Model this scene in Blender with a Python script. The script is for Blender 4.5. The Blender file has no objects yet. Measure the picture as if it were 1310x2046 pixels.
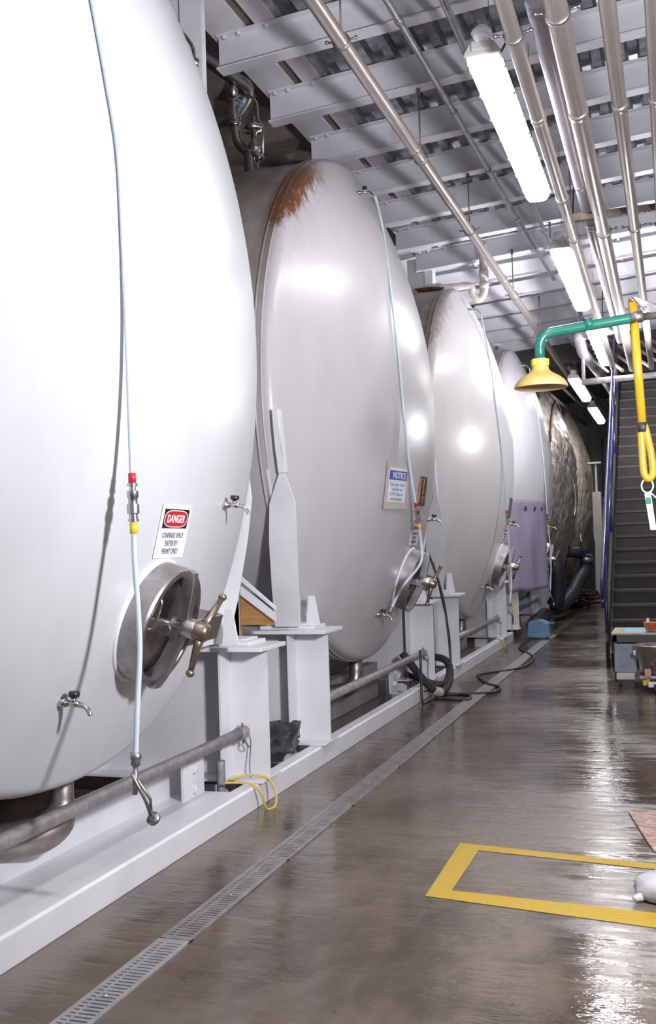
import bpy, bmesh, math, random
from mathutils import Vector, Matrix, noise
random.seed(7)
S = bpy.context.scene
COL = S.collection
PI = math.pi

# ------------------------------------------------------------------ camera
F_PX, YAW, PITCH, ROLL = 2066.8, 0.3227, 0.0335, -0.0316
cam_d = bpy.data.cameras.new('camera')
cam = bpy.data.objects.new('camera', cam_d)
COL.objects.link(cam)
fw = Vector((-math.sin(YAW)*math.cos(PITCH), math.cos(YAW)*math.cos(PITCH), math.sin(PITCH)))
r0 = Vector((math.cos(YAW), math.sin(YAW), 0)); u0 = r0.cross(fw)
rt = r0*math.cos(ROLL)+u0*math.sin(ROLL); up = u0*math.cos(ROLL)-r0*math.sin(ROLL)
EYE = Vector((0, 0, 1.5))
cam.matrix_world = Matrix(((rt.x, up.x, -fw.x, EYE.x), (rt.y, up.y, -fw.y, EYE.y), (rt.z, up.z, -fw.z, EYE.z), (0, 0, 0, 1)))
cam_d.sensor_fit = 'VERTICAL'; cam_d.sensor_height = 36; cam_d.lens = 36*F_PX/2046
cam_d.clip_start = 0.05; cam_d.clip_end = 200
S.camera = cam

# ------------------------------------------------------------------ light level
S.view_settings.view_transform = 'Standard'; S.view_settings.look = 'None'
S.view_settings.gamma = 1; S.view_settings.use_curve_mapping = False
S.view_settings.exposure = 0.05
LAMP = 26.0            # brightness of the fluorescent diffusers
W = bpy.data.worlds.new('World'); S.world = W; W.use_nodes = True
W.node_tree.nodes['Background'].inputs[0].default_value = (0.80, 0.84, 1.0, 1)
W.node_tree.nodes['Background'].inputs[1].default_value = 0.35

def area(name, loc, aim, size, power, color=(1, 1, 1)):
    d = bpy.data.lights.new(name, 'AREA'); d.shape = 'RECTANGLE'; d.size, d.size_y = size
    d.energy = power; d.color = color
    o = bpy.data.objects.new(name, d); COL.objects.link(o); o.location = loc
    o.rotation_euler = (Vector(aim)-Vector(loc)).to_track_quat('-Z', 'Y').to_euler()
    return o
# soft work light on the right of the viewer, and a small bare one farther along by the stairs
area('softbox_work_light', (.8, 2.5, 2.2), (-1.8, 9.4, 2.9), (.34, .34), 235, (.94, .945, 1.0))
area('raised_work_light', (-.09, 13.45, 3.05), (-.5, 15.0, 6.5), (.25, .25), 190, (.95, .95, 1.0))
pl = bpy.data.lights.new('bare_work_light', 'POINT'); pl.energy = 90; pl.shadow_soft_size = .10; pl.color = (.97, .97, 1.0)
plo = bpy.data.objects.new('bare_work_light', pl); COL.objects.link(plo); plo.location = (-.09, 13.5, 2.95)

def ray(px, py):
    return fw+rt*((px-655)/F_PX)-up*((py-1023)/F_PX)
def at(px, py, X=None, Y=None, Z=None):
    v = ray(px, py)
    t = X/v.x if X is not None else Y/v.y if Y is not None else (Z-1.5)/v.z
    return EYE+v*t

# ------------------------------------------------------------------ materials
def node(nt, kind, **kw):
    n = nt.nodes.new(kind)
    for k, v in kw.items():
        if k.startswith('i_'):
            n.inputs[int(k[2:]) if k[2:].isdigit() else k[2:]].default_value = v
        else:
            setattr(n, k, v)
    return n
def newmat(name):
    m = bpy.data.materials.new(name); m.use_nodes = True
    nt = m.node_tree; return m, nt, nt.nodes['Principled BSDF']
def mixc(nt, fac, a, b):
    n = nt.nodes.new('ShaderNodeMix'); n.data_type = 'RGBA'
    for sock, v in ((n.inputs[0], fac), (n.inputs[6], a), (n.inputs[7], b)):
        if hasattr(v, 'is_output'): nt.links.new(v, sock)
        else: sock.default_value = v if not isinstance(v, tuple) else (*v, 1)
    return n.outputs[2]
def math_(nt, op, a, b=0.0, c=0.0, clamp=False):
    n = nt.nodes.new('ShaderNodeMath'); n.operation = op; n.use_clamp = clamp
    for i, v in enumerate((a, b, c)):
        if hasattr(v, 'is_output'): nt.links.new(v, n.inputs[i])
        else: n.inputs[i].default_value = v
    return n.outputs[0]
def ramp(nt, v, lo, hi, a=0.0, b=1.0):
    n = nt.nodes.new('ShaderNodeMapRange'); n.interpolation_type = 'SMOOTHSTEP'
    nt.links.new(v, n.inputs[0])
    for i, x in enumerate((lo, hi, a, b)): n.inputs[i+1].default_value = x
    return n.outputs[0]
def coords(nt, scale=(1, 1, 1), kind='Object'):
    tc = nt.nodes.new('ShaderNodeTexCoord'); mp = nt.nodes.new('ShaderNodeMapping')
    mp.inputs['Scale'].default_value = scale
    nt.links.new(tc.outputs[kind], mp.inputs[0]); return mp.outputs[0]
def noise_(nt, vec, scale, detail=5, rough=.55):
    n = nt.nodes.new('ShaderNodeTexNoise'); n.inputs['Scale'].default_value = scale
    n.inputs['Detail'].default_value = detail; n.inputs['Roughness'].default_value = rough
    nt.links.new(vec, n.inputs['Vector']); return n.outputs[0]
def bump_(nt, b, h, strength, dist=.01):
    n = nt.nodes.new('ShaderNodeBump'); n.inputs['Strength'].default_value = strength
    n.inputs['Distance'].default_value = dist
    nt.links.new(h, n.inputs['Height']); nt.links.new(n.outputs[0], b.inputs['Normal'])
def simple(name, c1, rough=.5, metal=0.0, c2=None, scale=6.0, stretch=(1, 1, 1), bump=0.0, dr=0.0, spec=.5, coat=0.0):
    m, nt, b = newmat(name)
    b.inputs['Metallic'].default_value = metal; b.inputs['Roughness'].default_value = rough
    b.inputs['Specular IOR Level'].default_value = spec; b.inputs['Coat Weight'].default_value = coat
    c2 = c2 or tuple(x*.88 for x in c1)
    v = noise_(nt, coords(nt, stretch), scale)
    f = ramp(nt, v, .35, .65)
    nt.links.new(mixc(nt, f, c1, c2), b.inputs['Base Color'])
    if dr: nt.links.new(ramp(nt, v, .3, .7, rough-dr, rough+dr), b.inputs['Roughness'])
    if bump: bump_(nt, b, v, bump)
    return m
M = {}
M['white'] = simple('white_steel_paint', (.74, .74, .77), .38, c2=(.69, .69, .72), scale=3, bump=.03)
M['pad'] = simple('shaded_grey_concrete', (.34, .33, .34), .6, c2=(.26, .25, .26), scale=3)  # low wall concrete, its grey darkened to include the shade under the tanks
M['beam'] = simple('white_beam_paint', (.76, .75, .80), .45, c2=(.70, .69, .74), scale=2.5)
M['soffit'] = simple('pale_soffit_board', (.74, .72, .76), .6, c2=(.68, .66, .69), scale=2)
M['stain'] = simple('stainless_steel', (.55, .53, .51), .28, 1, c2=(.46, .44, .42), scale=9, dr=.08)
M['stain_pipe'] = simple('brushed_stainless_pipe', (.58, .52, .48), .38, .75, c2=(.50, .445, .41), scale=5, stretch=(3, .4, 3), dr=.04)
M['stain_dull'] = simple('dull_stainless', (.42, .40, .40), .42, 1, c2=(.32, .30, .30), scale=11, dr=.1)
M['outlet'] = simple('warm_dull_stainless', (.42, .38, .35), .4, .85, c2=(.30, .26, .23), scale=7, dr=.08)
M['grate'] = simple('drain_steel', (.40, .38, .37), .42, .6, c2=(.30, .28, .27), scale=9)
M['grate_bright'] = simple('bright_drain_steel', (.58, .57, .58), .36, .6, c2=(.48, .47, .48), scale=9)
M['galv'] = simple('galvanised_steel', (.40, .41, .44), .34, .9, c2=(.26, .27, .30), scale=7, dr=.12)
M['conduit'] = simple('galvanised_conduit', (.46, .46, .48), .35, .85, c2=(.33, .33, .35), scale=9)
M['bar'] = simple('weathered_grey_pipe', (.40, .37, .37), .5, .35, c2=(.27, .25, .25), scale=16, bump=.15)
M['bronze'] = simple('tarnished_bronze', (.34, .28, .22), .36, .9, c2=(.22, .18, .14), scale=18)
M['black'] = simple('black_rubber', (.022, .022, .025), .5, c2=(.035, .035, .04), scale=8)
M['knob'] = simple('black_plastic_knob', (.015, .016, .02), .3)
M['red'] = simple('red_plastic', (.50, .02, .03), .35)
M['yellow'] = simple('yellow_plastic', (.80, .52, .03), .4)
M['hose'] = simple('clear_pale_blue_hose', (.55, .61, .68), .25, c2=(.54, .61, .67), scale=4)
M['blue_plastic'] = simple('blue_plastic', (.10, .22, .36), .45, c2=(.14, .28, .42), scale=5)
M['rack'] = simple('rusty_brown_channel', (.15, .12, .10), .5, .5, c2=(.24, .20, .18), scale=6)
M['housing'] = simple('grey_lamp_housing', (.50, .49, .45), .5)
M['cap'] = simple('white_lens_plastic', (.80, .82, .85), .3)
M['pvc'] = simple('white_pvc', (.72, .70, .66), .4, c2=(.55, .50, .44), scale=5)
M['green'] = simple('green_paint', (.004, .105, .075), .3, c2=(.012, .125, .09), scale=6, coat=.3)
M['shower_yellow'] = simple('dusty_yellow_plastic', (.54, .34, .06), .55, c2=(.40, .30, .16), scale=3)
M['pull'] = simple('glossy_yellow_grip', (.46, .265, .012), .28, c2=(.42, .24, .012), scale=5, coat=.3)
M['navy'] = simple('navy_blue_paint', (.008, .010, .062), .3, c2=(.011, .014, .085), scale=6, coat=.3)
M['stair'] = simple('dark_concrete_tread', (.027, .022, .020), .75, c2=(.020, .016, .014), scale=6)
M['nosing'] = simple('worn_tread_edge', (.046, .038, .035), .65)
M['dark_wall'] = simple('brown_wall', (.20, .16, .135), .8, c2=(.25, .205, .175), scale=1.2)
M['grey_wall'] = simple('grey_wall_panel', (.60, .58, .57), .7, c2=(.52, .50, .49), scale=2)
M['pale_wall'] = simple('pale_wall_panel', (.66, .63, .60), .7, c2=(.60, .57, .54), scale=2)
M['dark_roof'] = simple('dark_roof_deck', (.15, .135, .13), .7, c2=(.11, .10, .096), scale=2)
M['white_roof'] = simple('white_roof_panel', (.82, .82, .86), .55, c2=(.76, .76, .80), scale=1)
M['ply'] = simple('orange_plywood', (.46, .24, .075), .6, c2=(.36, .18, .055), scale=4, stretch=(1, 1, 8))
M['paper'] = simple('white_sign_face', (.78, .79, .82), .35)
M['sign_black'] = simple('sign_black_ink', (.015, .015, .018), .4)
M['sign_red'] = simple('sign_red_ink', (.50, .02, .03), .35)
M['sign_blue'] = simple('sign_blue_ink', (.05, .10, .42), .4)
M['tape'] = simple('old_clear_tape', (.50, .46, .42), .3, c2=(.56, .52, .49), scale=20)
M['copper'] = simple('copper_plate', (.55, .32, .20), .3, .9, c2=(.36, .20, .13), scale=14, stretch=(1, 1, .3))
M['bag'] = simple('white_plastic_bag', (.50, .49, .52), .45, c2=(.45, .45, .48), scale=9, bump=.3)
M['cloth'] = simple('light_blue_cloth', (.20, .52, .70), .8, c2=(.26, .60, .78), scale=9)
M['wood'] = simple('worn_table_top', (.50, .38, .28), .6, c2=(.42, .30, .22), scale=9)
M['table_black'] = simple('dark_table_frame', (.06, .05, .05), .5)
M['orange'] = simple('orange_red_plastic', (.62, .10, .05), .4)
M['slate'] = simple('slate_blue_panel', (.13, .16, .21), .5, c2=(.18, .21, .26), scale=7)
M['pink'] = simple('pink_plastic', (.52, .25, .25), .5)
M['cone'] = simple('orange_cone', (.62, .05, .02), .5)
M['wire_yellow'] = simple('yellow_wire', (.62, .46, .06), .5)
M['tarry'] = simple('black_plastic_sheet', (.05, .05, .055), .22, c2=(.09, .09, .10), scale=12, bump=.4)
M['junk'] = simple('dark_red_tangle', (.07, .02, .02), .55, c2=(.025, .018, .018), scale=9)
M['duct'] = simple('dark_grey_ribbed_hose', (.030, .034, .045), .5)
M['hosewrap'] = simple('black_foam_sleeve', (.028, .028, .032), .75, scale=30, bump=.2)
M['tan_tape'] = simple('tan_tape', (.48, .40, .30), .6)

def mat_emit(name, color, strength):
    m, nt, b = newmat(name)
    b.inputs['Base Color'].default_value = (.9, .9, .9, 1); b.inputs['Roughness'].default_value = .4
    b.inputs['Emission Color'].default_value = (*color, 1); b.inputs['Emission Strength'].default_value = strength
    return m
M['lamp'] = mat_emit('lit_lamp_diffuser', (.985, .98, 1.0), LAMP)
M['lamp_dim'] = mat_emit('dim_lamp_diffuser', (1.0, .98, .97), LAMP*.03)

def mat_floor():
    m, nt, b = newmat('wet_concrete')
    co = coords(nt, (1, 1, 1))
    big = noise_(nt, co, .55, 4, .6); mid = noise_(nt, coords(nt, (1.6, .8, 1)), 2.2, 6, .6)
    fine = noise_(nt, co, 42, 4, .7); strk = noise_(nt, coords(nt, (1.2, 5.5, 1)), 2.6, 5, .6)
    c = mixc(nt, ramp(nt, mid, .36, .66), (.130, .095, .068), (.056, .039, .026))
    c = mixc(nt, ramp(nt, big, .42, .64), c, (.165, .127, .103))
    c = mixc(nt, math_(nt, 'MULTIPLY', ramp(nt, fine, .64, .74), .55), c, (.035, .028, .024))
    nt.links.new(c, b.inputs['Base Color'])
    wet = math_(nt, 'ADD', math_(nt, 'MULTIPLY', big, .55), math_(nt, 'MULTIPLY', strk, .45))
    rough = ramp(nt, wet, .42, .60, .05, .30)
    nt.links.new(rough, b.inputs['Roughness'])
    b.inputs['Specular IOR Level'].default_value = .55
    rip = noise_(nt, coords(nt, (2.2, 8, 1)), 2.4, 4, .6)
    hgt = math_(nt, 'ADD', math_(nt, 'MULTIPLY', rip, .8), math_(nt, 'MULTIPLY', noise_(nt, co, 30, 3, .6), .16))
    hgt = math_(nt, 'MULTIPLY', hgt, ramp(nt, strk, .30, .62, .25, 1.0))
    bump_(nt, b, hgt, .20, .016)
    return m
M['floor'] = mat_floor()

def mat_tank(name, base, dirt, rust, rough=.32, dirt_col=(.19, .15, .12)):
    """white gloss paint; brown film over the shell, rust bleeding from the seam near the crown.  Local origin: knuckle plane, tank axis, floor"""
    m, nt, b = newmat(name)
    tc = nt.nodes.new('ShaderNodeTexCoord'); sp = nt.nodes.new('ShaderNodeSeparateXYZ')
    nt.links.new(tc.outputs['Object'], sp.inputs[0])
    x, y, z = sp.outputs
    dz = math_(nt, 'SUBTRACT', z, ZC)
    rho = math_(nt, 'SQRT', math_(nt, 'ADD', math_(nt, 'MULTIPLY', y, y), math_(nt, 'MULTIPLY', dz, dz)))
    n1 = noise_(nt, coords(nt, (1, 1, .35)), 3.0, 6, .62); n2 = noise_(nt, coords(nt, (1, 1, .25)), 14, 6, .7)
    n3 = noise_(nt, coords(nt, (1, 1, 1)), 26, 5, .7)
    col = mixc(nt, ramp(nt, n1, .35, .7), base, tuple(v*.93 for v in base))
    if dirt > 0:
        shell = ramp(nt, x, -.02, .0, 1, 0)                                  # behind the seam
        high = ramp(nt, z, 1.2, 4.4, .12, 1)
        f = math_(nt, 'MULTIPLY', math_(nt, 'MULTIPLY', shell, high), ramp(nt, n1, .25, .6, .45, 1.0))
        col = mixc(nt, math_(nt, 'MULTIPLY', f, dirt, clamp=True), col, dirt_col)
        edge = math_(nt, 'MULTIPLY', ramp(nt, rho, 1.80, 2.08), ramp(nt, z, 2.9, 4.3, 0, 1))
        edge = math_(nt, 'MULTIPLY', edge, ramp(nt, y, -1.2, -.4, 1, .3))
        f2 = math_(nt, 'MULTIPLY', edge, ramp(nt, n2, .38, .66))
        col = mixc(nt, math_(nt, 'MULTIPLY', f2, dirt*.55, clamp=True), col, tuple(v*1.4 for v in dirt_col))
        scr = math_(nt, 'MULTIPLY', ramp(nt, n3, .66, .72), ramp(nt, rho, 1.5, 2.0, .1, .9))
        col = mixc(nt, math_(nt, 'MULTIPLY', scr, .5*dirt, clamp=True), col, (.12, .11, .12))
    if rust > 0:
        wob = math_(nt, 'ADD', rho, math_(nt, 'MULTIPLY', math_(nt, 'SUBTRACT', n2, .5), .34))
        lim = ramp(nt, z, 3.6, 4.05, 2.13, 1.985)
        on = math_(nt, 'MULTIPLY_ADD', math_(nt, 'SUBTRACT', wob, lim), 14, .3, clamp=True)
        on = math_(nt, 'MULTIPLY', on, ramp(nt, z, 3.55, 3.85))
        on = math_(nt, 'MULTIPLY', on, ramp(nt, y, -1.25, -.8, 1, .0))
        on = math_(nt, 'MULTIPLY', on, ramp(nt, x, -.16, -.05))
        rc = mixc(nt, ramp(nt, n3, .35, .65), (.21, .085, .033), (.11, .05, .026))
        col = mixc(nt, math_(nt, 'MULTIPLY', on, rust, clamp=True), col, rc)
    nt.links.new(col, b.inputs['Base Color'])
    b.inputs['Roughness'].default_value = rough
    bump_(nt, b, noise_(nt, coords(nt), 60, 3, .5), .02, .004)
    return m

def mat_foil(name, c1, c2, metal, rough):
    m, nt, b = newmat(name)
    n1 = noise_(nt, coords(nt), 3.5, 7, .65); n2 = noise_(nt, coords(nt, (1, 1, .45)), 9, 5, .6)
    nt.links.new(mixc(nt, ramp(nt, n1, .35, .65), c1, c2), b.inputs['Base Color'])
    b.inputs['Metallic'].default_value = metal; b.inputs['Roughness'].default_value = rough
    bump_(nt, b, n2, 1.0, .16)
    return m
M['foil'] = mat_foil('wrinkled_silver_wrap', (.62, .56, .50), (.40, .35, .31), .45, .25)
M['foil_tan'] = mat_foil('dusty_tan_wrap', (.74, .66, .56), (.55, .48, .40), .1, .42)

def mat_sheet():
    m, nt, b = newmat('purple_plastic_sheet')
    v = noise_(nt, coords(nt, (1, 1, .4)), 4, 4)
    nt.links.new(mixc(nt, ramp(nt, v, .35, .65), (.45, .40, .56), (.38, .335, .48)), b.inputs['Base Color'])
    b.inputs['Roughness'].default_value = .35; b.inputs['Alpha'].default_value = .88
    return m
M['sheet'] = mat_sheet()
M['sheet_spot'] = simple('dark_purple_grommet', (.08, .06, .14), .4)

def mat_pattern(name, c1, c2, scale, thr, rough=.7):
    m, nt, b = newmat(name)
    v = noise_(nt, coords(nt, (1, 2.2, 1)), scale, 5, .7)
    nt.links.new(mixc(nt, ramp(nt, v, thr-.06, thr+.06), c1, c2), b.inputs['Base Color'])
    b.inputs['Roughness'].default_value = rough; bump_(nt, b, v, .5, .02)
    return m
M['mat_pink'] = mat_pattern('speckled_pink_mat', (.40, .22, .18), (.56, .44, .40), 22, .52)
M['line'] = mat_pattern('worn_yellow_floor_paint', (.52, .33, .018), (.27, .17, .03), 26, .64, .3)

# ------------------------------------------------------------------ mesh helpers
ORG = {}
class MB:
    def __init__(s): s.v = []; s.f = []; s.sm = []; s.mi = []; s.M = None
    def add(s, verts, faces, smooth=False, mi=0):
        o = len(s.v)
        for p in verts:
            p = Vector(p); s.v.append(s.M @ p if s.M else p)
        for f in faces:
            s.f.append([i+o for i in f]); s.sm.append(smooth); s.mi.append(mi)
        return s
    def box(s, a, b, mi=0):
        x0, y0, z0 = a; x1, y1, z1 = b
        return s.add([(x0, y0, z0), (x1, y0, z0), (x1, y1, z0), (x0, y1, z0), (x0, y0, z1), (x1, y0, z1), (x1, y1, z1), (x0, y1, z1)],
                     [(0, 3, 2, 1), (4, 5, 6, 7), (0, 1, 5, 4), (1, 2, 6, 5), (2, 3, 7, 6), (3, 0, 4, 7)], mi=mi)
    def cbox(s, c, d, mi=0):
        return s.box([c[i]-d[i]/2 for i in range(3)], [c[i]+d[i]/2 for i in range(3)], mi)
    def hexa(s, q0, q1):      # two quads
        return s.add(list(q0)+list(q1), [(0, 3, 2, 1), (4, 5, 6, 7), (0, 1, 5, 4), (1, 2, 6, 5), (2, 3, 7, 6), (3, 0, 4, 7)])
    def prism(s, poly, axis, a, b):   # poly of 2-D points extruded along axis 0,1,2
        def p3(u, v, w):
            return ((w, u, v), (u, w, v), (u, v, w))[axis]
        n = len(poly)
        vs = [p3(u, v, a) for u, v in poly]+[p3(u, v, b) for u, v in poly]
        return s.add(vs, [tuple(range(n-1, -1, -1)), tuple(range(n, 2*n))]+[(i, (i+1) % n, n+(i+1) % n, n+i) for i in range(n)])
    def tube(s, pts, r, n=12, caps=True, round_=False):
        pts = [Vector(p) for p in pts]
        rs = r if isinstance(r, (list, tuple)) else [r]*len(pts)
        T = []
        for i in range(len(pts)):
            t = (pts[min(i+1, len(pts)-1)]-pts[max(i-1, 0)]); T.append(t.normalized() if t.length > 1e-9 else Vector((0, 0, 1)))
        u = T[0].orthogonal().normalized(); vs = []; fs = []
        for i, p in enumerate(pts):
            u = (u-T[i]*u.dot(T[i])); u = u.normalized() if u.length > 1e-6 else T[i].orthogonal().normalized()
            w = T[i].cross(u)
            for k in range(n):
                a = 2*PI*k/n; vs.append(p+(u*math.cos(a)+w*math.sin(a))*rs[i])
        for i in range(len(pts)-1):
            for k in range(n):
                fs.append((i*n+k, i*n+(k+1) % n, (i+1)*n+(k+1) % n, (i+1)*n+k))
        s.add(vs, fs, True)
        if caps:
            s.add(vs[:n], [tuple(range(n-1, -1, -1))]); s.add(vs[-n:], [tuple(range(n))])
        return s
    def lathe(s, prof, c=(0, 0, 0), ax=(0, 0, 1), n=24, smooth=True):   # prof: (radius, height along ax)
        ax = Vector(ax).normalized(); u = ax.orthogonal().normalized(); w = ax.cross(u); c = Vector(c)
        vs = []; fs = []
        for r, h in prof:
            for k in range(n):
                a = 2*PI*k/n; vs.append(c+ax*h+(u*math.cos(a)+w*math.sin(a))*max(r, 1e-5))
        for i in range(len(prof)-1):
            for k in range(n):
                fs.append((i*n+k, i*n+(k+1) % n, (i+1)*n+(k+1) % n, (i+1)*n+k))
        return s.add(vs, fs, smooth)
    def ball(s, c, r, n=12):
        return s.lathe([(r*math.sin(PI*i/8), -r*math.cos(PI*i/8)) for i in range(9)], c, n=n)
    def build(s, name, mat, parent=None, loc=None, bevel=0.0, sharp=None):
        if parent is not None: o = ORG[parent.name]
        elif loc is not None: o = Vector(loc)
        else:
            o = Vector(((min(p.x for p in s.v)+max(p.x for p in s.v))/2, (min(p.y for p in s.v)+max(p.y for p in s.v))/2, min(p.z for p in s.v)))
        me = bpy.data.meshes.new(name)
        me.from_pydata([tuple(p-o) for p in s.v], [], s.f)
        me.polygons.foreach_set('use_smooth', s.sm); me.polygons.foreach_set('material_index', s.mi)
        for m in (mat if isinstance(mat, (list, tuple)) else [mat]): me.materials.append(m)
        bm = bmesh.new(); bm.from_mesh(me)
        bmesh.ops.remove_doubles(bm, verts=bm.verts, dist=1e-5)
        bmesh.ops.recalc_face_normals(bm, faces=bm.faces)
        bm.to_mesh(me); bm.free()
        if sharp: me.set_sharp_from_angle(angle=math.radians(sharp))
        ob = bpy.data.objects.new(name, me); COL.objects.link(ob)
        if parent is not None: ob.parent = parent
        else: ob.location = o
        ORG[ob.name] = o
        if bevel:
            b = ob.modifiers.new('bevel', 'BEVEL'); b.width = bevel; b.segments = 2; b.limit_method = 'ANGLE'
        return ob
def empty(name, loc):
    o = bpy.data.objects.new(name, None); COL.objects.link(o); o.location = loc
    o.empty_display_size = .1; ORG[o.name] = Vector(loc); return o
def tag(o, label=None, cat=None, group=None, kind=None):
    if label: o['label'] = label
    if cat: o['category'] = cat
    if group: o['group'] = group
    if kind: o['kind'] = kind
    return o
def struct(name, mb, mat, label=None, cat=None, **kw):
    return tag(mb.build(name, mat, **kw), label, cat, kind='structure')
def smooth_path(pts, n=6):
    pts = [Vector(p) for p in pts]; out = []
    for i in range(len(pts)-1):
        a = pts[max(i-1, 0)]; b = pts[i]; c = pts[i+1]; d = pts[min(i+2, len(pts)-1)]
        for k in range(n):
            t = k/n
            out.append(.5*((2*b)+(c-a)*t+(2*a-5*b+4*c-d)*t*t+(3*b-a-3*c+d)*t**3))
    out.append(pts[-1]); return out
def bend(pts, rad, n=6):     # polyline with rounded corners
    pts = [Vector(p) for p in pts]; out = [pts[0]]
    for i in range(1, len(pts)-1):
        a = (pts[i-1]-pts[i]); b = (pts[i+1]-pts[i]); r = min(rad, a.length*.49, b.length*.49)
        p0 = pts[i]+a.normalized()*r; p1 = pts[i]+b.normalized()*r
        for k in range(n+1):
            t = k/n; out.append(p0*(1-t)**2+pts[i]*2*t*(1-t)+p1*t*t)
    out.append(pts[-1]); return out
def text(name, body, mat, parent, Mx, w, h, depth=.0008, bold=True):
    cu = bpy.data.curves.new(name, 'FONT'); cu.body = body; cu.align_x = 'CENTER'; cu.align_y = 'CENTER'
    cu.size = 1; cu.extrude = .002; cu.resolution_u = 3
    if bold: cu.offset = .018
    to = bpy.data.objects.new(name+'_tmp', cu); COL.objects.link(to)
    dg = bpy.context.evaluated_depsgraph_get()
    me = bpy.data.meshes.new_from_object(to.evaluated_get(dg)); bpy.data.objects.remove(to)
    xs = [v.co.x for v in me.vertices]; ys = [v.co.y for v in me.vertices]
    cx, cy = (min(xs)+max(xs))/2, (min(ys)+max(ys))/2; sx, sy = w/(max(xs)-min(xs)), h/(max(ys)-min(ys))
    o = ORG[parent.name]
    for v in me.vertices:
        p = Mx @ Vector(((v.co.x-cx)*sx, (v.co.y-cy)*sy, depth if v.co.z > 0 else 0)); v.co = p-o
    me.name = name; me.materials.append(mat)
    ob = bpy.data.objects.new(name, me); COL.objects.link(ob); ob.parent = parent; ORG[ob.name] = o
    return ob
def frame(P, e1, e2, n):
    return Matrix(((e1.x, e2.x, n.x, P.x), (e1.y, e2.y, n.y, P.y), (e1.z, e2.z, n.z, P.z), (0, 0, 0, 1)))

# ------------------------------------------------------------------ tank geometry
R, ZC, XK, RK, RC = 2.0907, 2.6257, -2.5573, .0894, 4.3076
SA = (R-RK)/(RC-RK); ANG = math.asin(SA); X0 = -(RC-RK)*math.cos(ANG)
YC = {1: 3.80, 2: 8.46, 3: 13.12, 4: 17.6, 5: 22.1, 6: 26.9}
DX = {1: .07, 2: 0, 3: .03, 4: .04, 5: .04, 6: .05}
def hx(rho):
    if rho < R-RK+RK*SA: return X0+math.sqrt(RC*RC-rho*rho)
    if rho < R: return math.sqrt(max(0, RK*RK-(rho-R+RK)**2))
    return 0
def head_frame(k, dy, dz, off=0.0):
    rho = math.hypot(dy, dz)
    P = Vector((XK+DX[k]+hx(rho), YC[k]+dy, ZC+dz))
    n = (P-Vector((XK+DX[k]+X0, YC[k], ZC))).normalized()
    e2 = (Vector((0, 0, 1))-n*n.z).normalized(); e1 = e2.cross(n)
    return frame(P+n*off, e1, e2, n)
def head_x(k, y, z):
    return XK+DX[k]+hx(math.hypot(y-YC[k], z-ZC))

# ================================================================== SETTING
RS = .07                                     # roof rises to the aisle side
def zb(x): return 5.2+RS*(x+3.2)             # underside of the beams
mb = MB()
mb.box((-7.0, -6, -.2), (4.0, 31, 0))
struct('floor', mb, M['floor'])
struct('wall_left', MB().box((-7.2, -6, 0), (-7.0, 31, 6.2)), M['dark_wall'])
struct('wall_right', MB().box((3.0, -6, 0), (3.2, 31, 6.4)), M['grey_wall'])
# far wall with upright ribs
mb = MB().box((-7.0, 31, 0), (3.0, 31.2, 6.3))
x = -6.8
while x < 3.0:
    mb.box((x, 30.95, 2.6), (x+.12, 31, 6.3)); x += .3
struct('wall_back', mb, M['grey_wall'])
struct('wall_back_lower_panel', MB().box((-2.6, 30.7, 0), (-.6, 30.95, 2.55)).box((-2.6, 30.6, 2.5), (-.6, 30.95, 2.6)), M['pale_wall'])
mb = MB().box((-6.98, -2, 4.25), (-6.9, 30, 4.5)); struct('trim_1', mb, M['pale_wall'])

# corrugated deck over the beams (near half), smooth white roof panels, dark roof beyond
def deck(x0, x1, y0, y1, dz):
    prof = [(0, 0), (.075, 0), (.1, .055), (.175, .055)]
    pts = []; x = x0
    while x < x1:
        pts += [(x+a, h) for a, h in prof]; x += .2
    vs = [(px, y0, zb(px)+dz+h) for px, h in pts]+[(px, y1, zb(px)+dz+h) for px, h in pts]
    n = len(pts)
    return MB().add(vs, [(i, i+1, n+i+1, n+i) for i in range(n-1)])
struct('ceiling', deck(-2.72, 3.0, -6, 13.95, .275), M['galv'])
def slab(x0, x1, y0, y1, d0, d1):
    return MB().hexa([(x0, y0, zb(x0)+d0), (x1, y0, zb(x1)+d0), (x1, y1, zb(x1)+d0), (x0, y1, zb(x0)+d0)],
                     [(x0, y0, zb(x0)+d1), (x1, y0, zb(x1)+d1), (x1, y1, zb(x1)+d1), (x0, y1, zb(x0)+d1)])
struct('ceiling_white_panel', slab(-7.0, 3.0, 13.95, 21.2, .30, .36), M['white_roof'])
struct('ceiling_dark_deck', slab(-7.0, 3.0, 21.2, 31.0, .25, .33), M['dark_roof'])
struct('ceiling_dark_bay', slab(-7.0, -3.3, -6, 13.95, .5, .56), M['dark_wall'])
struct('ceiling_soffit_outer', slab(-3.24, -2.965, -6, 13.95, .272, .30), M['soffit'])
mb = slab(-2.875, -2.705, -6, 13.95, .272, .30)
struct('ceiling_soffit_inner', mb, M['soffit'])
struct('ceiling_soffit_gap', slab(-2.99, -2.84, -6, 13.95, .34, .36), M['dark_wall'])
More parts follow.
